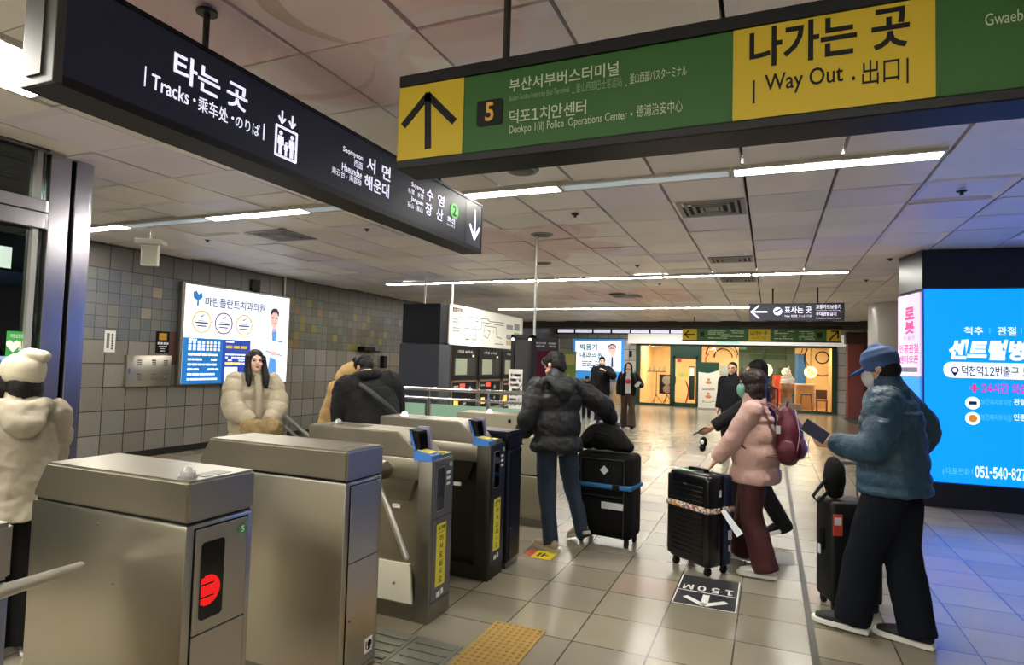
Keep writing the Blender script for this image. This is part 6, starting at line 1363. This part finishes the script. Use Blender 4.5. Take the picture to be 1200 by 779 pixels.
b = MB(m0 @ Matrix.Translation(B.wr[-1]+(B.wr[-1]-B.el[-1]).normalized()*.12+V((0, 0, .03))) @ Matrix.Rotation(-.7, 4, 'Y')); b.box(-.04, .04, -.006, .006, -.08, .08, .004); b.build('case', mat('phone_white', 'd5d5da', .3), t)
b = MB(m0 @ Matrix.Translation(B.wr[-1]+(B.wr[-1]-B.el[-1]).normalized()*.12+V((0, 0, .03))) @ Matrix.Rotation(-.7, 4, 'Y')); b.box(-.035, .035, -.008, -.005, -.074, .074); b.build('screen', BGLASS, t)
L = (-4.98, 17.6, 0); R = facing(.3, -.9)
B = Body(1.30, lean=.35, slump=.3, wr=(.2, .35, .7), wl=(-.2, .35, .7), head=(.2, .1, 0))
p = person('person', 'small dark figure partly hidden behind the puffer man shoulder, left of the distant man', L, R, B, vox=.014)
jacket(p, B, MATS['black_coat'], hem=.7, rt=(.2, .15), rs=(.2, .14), vox=.014); trousers(p, B, BLKC, vox=.014); shoes(p, B, BLKC, SOLEB, vox=.01); face(p, B); hair(p, B, HAIR, [], vox=.01)

# 8 --- guard
L = (-.62, 11.7, 0); R = facing(-.35, -.94)
B = Body(1.69, head=(.1, -.03, 0), wr=(.25, .02, .85), wl=(-.26, .08, .85))
p = person('person', 'man in dark navy uniform jacket standing in front of the shop', L, R, B, vox=.012)
jacket(p, B, mat('guard_navy', '090b10', .8, spec=.2), hem=.78, rt=(.2, .145), rs=(.215, .14), arm=(.085, .075, .06), vox=.012); trousers(p, B, BLKC, vox=.012); shoes(p, B, BLKC, SOLEB, vox=.01); face(p, B)
hair(p, B, HAIR, [], vox=.009, scale=(.95, .95, .95))

# 9 --- woman in pink puffer
L = (-.10, 5.26, 0); R = facing(-.93, .12)
hd = T2 @ V((.05, -.02, H2+.045)); wl9 = W2L(L, R, (hd.x+.075, hd.y+.035, hd.z+.03))
B = Body(1.56, lean=.05, head=(.12, -.02, 0), wl=wl9, wr=(.2, .2, .9), al=W2L(L, R, (-.02, 5.12, .085)), ar=W2L(L, R, (-.2, 5.5, .085)), poles={('arm', -1): (-.5, -.5, -.8)})
p = person('person', 'woman in pale pink puffer jacket and maroon trousers with hand on the ribbed suitcase', L, R, B, skin=SKIN2, vox=.007, curl={-1: .35, 1: .5}, palms={-1: (0, 0, -1)})
PINK = mat('pink_puffer', 'bf9a90', .6, bump=.7, bscale=26)
jacket(p, B, PINK, hem=.76, rt=(.225, .19), rs=(.20, .155), arm=(.085, .08, .06), puff=.12, npuff=6, flare=.01, vox=.008, wr=.009, apuff=5, wscale=10, coll=.09)
trousers(p, B, mat('maroon_trousers', '3f1416', .8, bump=.2, bscale=200), rad=(.105, .1, .1, .1), wr=.008)
shoes(p, B, mat('white_shoe', 'd8d4cb', .6), SOLEW, ang={1: .1, -1: .05})
face(p, B, mask=mat('mask_green', '7fb8a4', .7))
hair(p, B, HAIRB, [([(0, -.028, .02), (0, -.032, -.04), (0, -.038, -.1), (0, -.035, -.14)], [(.1, .1), (.112, .096), (.108, .088), (.085, .065)]), ([(-.05, .06, .085), (0, .078, .08), (.05, .06, .085)], [.018, .022, .018])], wr=.008, scale=(1.2, 1.16, 1.12))
m0 = Matrix.Translation(L) @ Matrix.Rotation(R, 4, 'Z')
t = thing('backpack', 'maroon backpack on the back of the woman in pink', 'backpack', (m0 @ V((0, -.27, .9)))[:], R)
MAR = mat('backpack_maroon', '561226', .45, bump=.25, bscale=200)
b = MB(m0); b.limb([(0, -.235, .90), (0, -.25, .97), (0, -.245, 1.12), (0, -.215, 1.26)], [(.12, .07), (.14, .1), (.135, .095), (.08, .05)], sub=6, n=24); b.blend('bag', MAR, t, vox=.009, smooth=3, wr=.005)
b = MB(m0); b.limb([(0, -.325, .92), (0, -.345, .98), (0, -.33, 1.05)], [(.1, .022), (.11, .026), (.09, .02)], sub=5, n=20); b.limb([(-.14, -.24, .91), (-.155, -.24, .98), (-.14, -.24, 1.04)], [(.018, .055), (.022, .07), (.018, .05)], sub=4, n=14); b.blend('pocket', MAR, t, vox=.008, smooth=2)
b = MB(m0)
for q in (-1, 1):
    b.limb([(.09*q, -.2, 1.22), (.11*q, -.09, 1.31), (.13*q, .03, 1.29), (.15*q, .135, 1.16), (.185*q, .08, 1.0), (.17*q, -.08, .93), (.12*q, -.2, .93)], [(.02, .008)]*7, sub=6, n=8, side=(1, 0, .2))
b.build('strap', MAR, t, True)
b = MB(m0); b.tube([(-.135, -.31, .97), (-.13, -.33, 1.1), (-.07, -.3, 1.24), (0, -.28, 1.28), (.07, -.3, 1.24)], .004, n=6); b.tube([(-.08, -.385, .95), (-.075, -.38, 1.04), (0, -.385, 1.06), (.075, -.38, 1.04)], .004, n=6); b.build('zipper', mat('zip_silver', 'b9b4b4', .35, .8), t)
b = MB(m0); b.limb([(-.02, -.22, 1.27), (-.02, -.23, 1.33), (.02, -.23, 1.33), (.02, -.22, 1.27)], [.007]*4, sub=3, n=6); b.build('grab_loop', MAR, t)
b = MB(m0); b.box(-.172, -.168, -.2, -.17, 1.1, 1.16); b.build('logo_patch', MATS['tag_white'], t)

# 10 --- person in black hidden behind the woman in pink
L = (-.10, 6.35, 0); R = facing(-.93, -.1)
B = Body(1.66, lean=.03, head=(.0, .0, 0), wl=(-.2, .42, 1.02), wr=(.22, -.05, .86), ar=W2L(L, R, (-.35, 6.45, .085)), al=W2L(L, R, (.14, 6.3, .13)))
p = person('person', 'person in black walking behind the woman in pink, only dark sleeve and shoe showing', L, R, B, vox=.009, palms={-1: (.6, 0, .6)})
jacket(p, B, mat('black_jacket', '0a0a0c', .7, bump=.2, bscale=80, spec=.3), hem=.8, rt=(.2, .15), rs=(.2, .14), arm=(.085, .075, .06), wr=.006); trousers(p, B, BLKC, rad=(.11, .1, .08, .07)); shoes(p, B, BLKC, SOLEW, pitch={-1: .3}); face(p, B, mask=mat('mask_white', 'cfd0d2', .7)); hair(p, B, HAIR, [([(0, -.06, .02), (0, -.08, -.06), (0, -.07, -.1)], [(.08, .05), (.08, .045), (.06, .03)])])
m0 = Matrix.Translation(L) @ Matrix.Rotation(R, 4, 'Z'); hp_ = B.wr[-1]+(B.wr[-1]-B.el[-1]).normalized()*.12
t = thing('phone', 'dark phone held out in front of the pink jacket by the hidden person', 'phone', (m0 @ hp_)[:], R)
b = MB(m0 @ Matrix.Translation(hp_+V((0, .02, .03))) @ Matrix.Rotation(.9, 4, 'X')); b.box(-.036, .036, -.005, .005, -.07, .07, .004); b.build('case', BLACK, t)
b = MB(m0 @ Matrix.Translation(hp_+V((0, .02, .03))) @ Matrix.Rotation(.9, 4, 'X')); b.box(-.032, .032, -.007, -.004, -.065, .065); b.build('screen', BGLASS, t)
t = thing('plush_charm', 'small black and white plush charm dangling above the ribbed suitcase', 'charm', (m0 @ (hp_+V((0, 0, -.1))))[:], R)
b = MB(m0); c_ = hp_+V((-.02, -.02, -.07)); b.sph(c_, (.035, .035, .05)); b.sph(c_+V((0, .01, -.06)), (.03, .03, .035)); b.blend('plush', BLACK, t, vox=.006, smooth=2)
b = MB(m0); b.sph(c_+V((-.025, .012, .0)), (.015, .018, .022)); b.build('white_patch', WHITE, t, True)

# 11 --- man in blue cap
L = (.70, 4.36, 0); R = facing(-.88, .36)
hand11 = dep(974, 519, 3.72); wl11 = W2L(L, R, hand11)
B = Body(1.74, lean=.06, slump=.2, head=(-.05, .12, 0), wl=wl11, wr=(.27, .02, 1.0), al=W2L(L, R, (.47, 4.34, .085)), ar=W2L(L, R, (.80, 4.30, .085)), poles={('arm', -1): (-.7, -.7, -.7), ('arm', 1): (1, -.6, 0)}, wide=1.05)
p = person('person', 'man in blue cap and quilted dark blue jacket standing by the blue screens', L, R, B, vox=.007, curl={-1: .75, 1: .6}, palms={-1: (.7, 0, .4)})
QB = mat('blue_quilt', '1b3f56', .5, bump=1, bscale=30, var=.25, vscale=7)
jk = jacket(p, B, QB, hem=.84, rt=(.215, .18), rs=(.225, .165), arm=(.1, .09, .06), puff=.075, npuff=9, vox=.008, wr=.010, apuff=8, flare=.01, wscale=10)
trousers(p, B, mat('navy_trousers', '0a0f19', .9, bump=.25, bscale=150, spec=.2), rad=(.115, .112, .105, .098), wr=.008)
shoes(p, B, mat('dark_sneaker', '17191b', .6, bump=.4, bscale=200), SOLEW, ang={1: -.05, -1: .05})
face(p, B, mask=mat('mask_white', 'cfd0d2', .7))
b = MB(); M = B.HM; b.sph((0, -.04, -.02), (.076, .072, .075), M=M); hr = b.blend('hair', HAIR, p, vox=.007, smooth=2, wr=.003, local=True)
b = MB(); b.limb([(0, -.018, .022), (0, -.018, .06), (0, -.02, .1), (0, -.022, .128)], [(.088, .106), (.089, .107), (.072, .088), (.03, .04)], sub=5, n=26, M=M); CAPM = mat('cap_blue', '34558c', .7, bump=.25, bscale=250)
cp = b.blend('cap', CAPM, p, vox=.006, smooth=2, local=True)
b = MB(); vs = []
out = [(.082*cos(radians(a)), .045+.045*sin(radians(a))) for a in range(0, 181, 15)]; tip = [(.078*cos(radians(a)), .085+.105*sin(radians(a))) for a in range(0, 181, 15)]
pl_ = [(x, y, .028-.9*x*x) for x, y in tip]+[(x, y, .035-.9*x*x) for x, y in reversed(out)]
n_ = len(tip); A_ = [b.bm.verts.new(M @ V((x, y, .026-1.6*x*x-.12*(y-.05)))) for x, y in tip]; O_ = [b.bm.verts.new(M @ V((x, y, .034-1.6*x*x))) for x, y in out]
for i in range(n_-1): b.bm.faces.new((O_[i], O_[i+1], A_[i+1], A_[i]))
ge = bmesh.ops.solidify(b.bm, geom=b.bm.faces[:], thickness=.006); b.build('visor', CAPM, cp, True, local=True)
b = MB(); b.sph((0, -.022, .137), (.008, .008, .005), M=M); b.build('button', CAPM, cp, True, local=True)
d_ = (B.wr[-1]-B.el[-1]).normalized(); b = MB(); b.cyl(B.wr[-1]-d_*.03, B.wr[-1]-d_*.005, .036, n=16); b.build('wrist_watch', BLACK, p, True, local=True)
m0 = Matrix.Translation(L) @ Matrix.Rotation(R, 4, 'Z'); hp_ = B.wr[-1]+d_*.1
pw = dep(955, 505, 3.62)
t = thing('passport_case', 'dark navy phone or passport case held by the man in the blue cap', 'phone', pw[:], 0)
TP = Matrix.Translation(pw) @ Matrix.Rotation(-.4, 4, 'Z') @ Matrix.Rotation(.55, 4, 'Y')
b = MB(TP); b.box(-.075, .075, -.006, .006, -.04, .04, .004); b.build('cover', mat('passport_navy', '141a3a', .4), t)
b = MB(TP); b.box(-.07, .07, -.003, .003, -.043, -.036); b.build('pages', mat('pages', 'b9b6ae', .7), t)

bpy.data.scenes.remove(_ts)
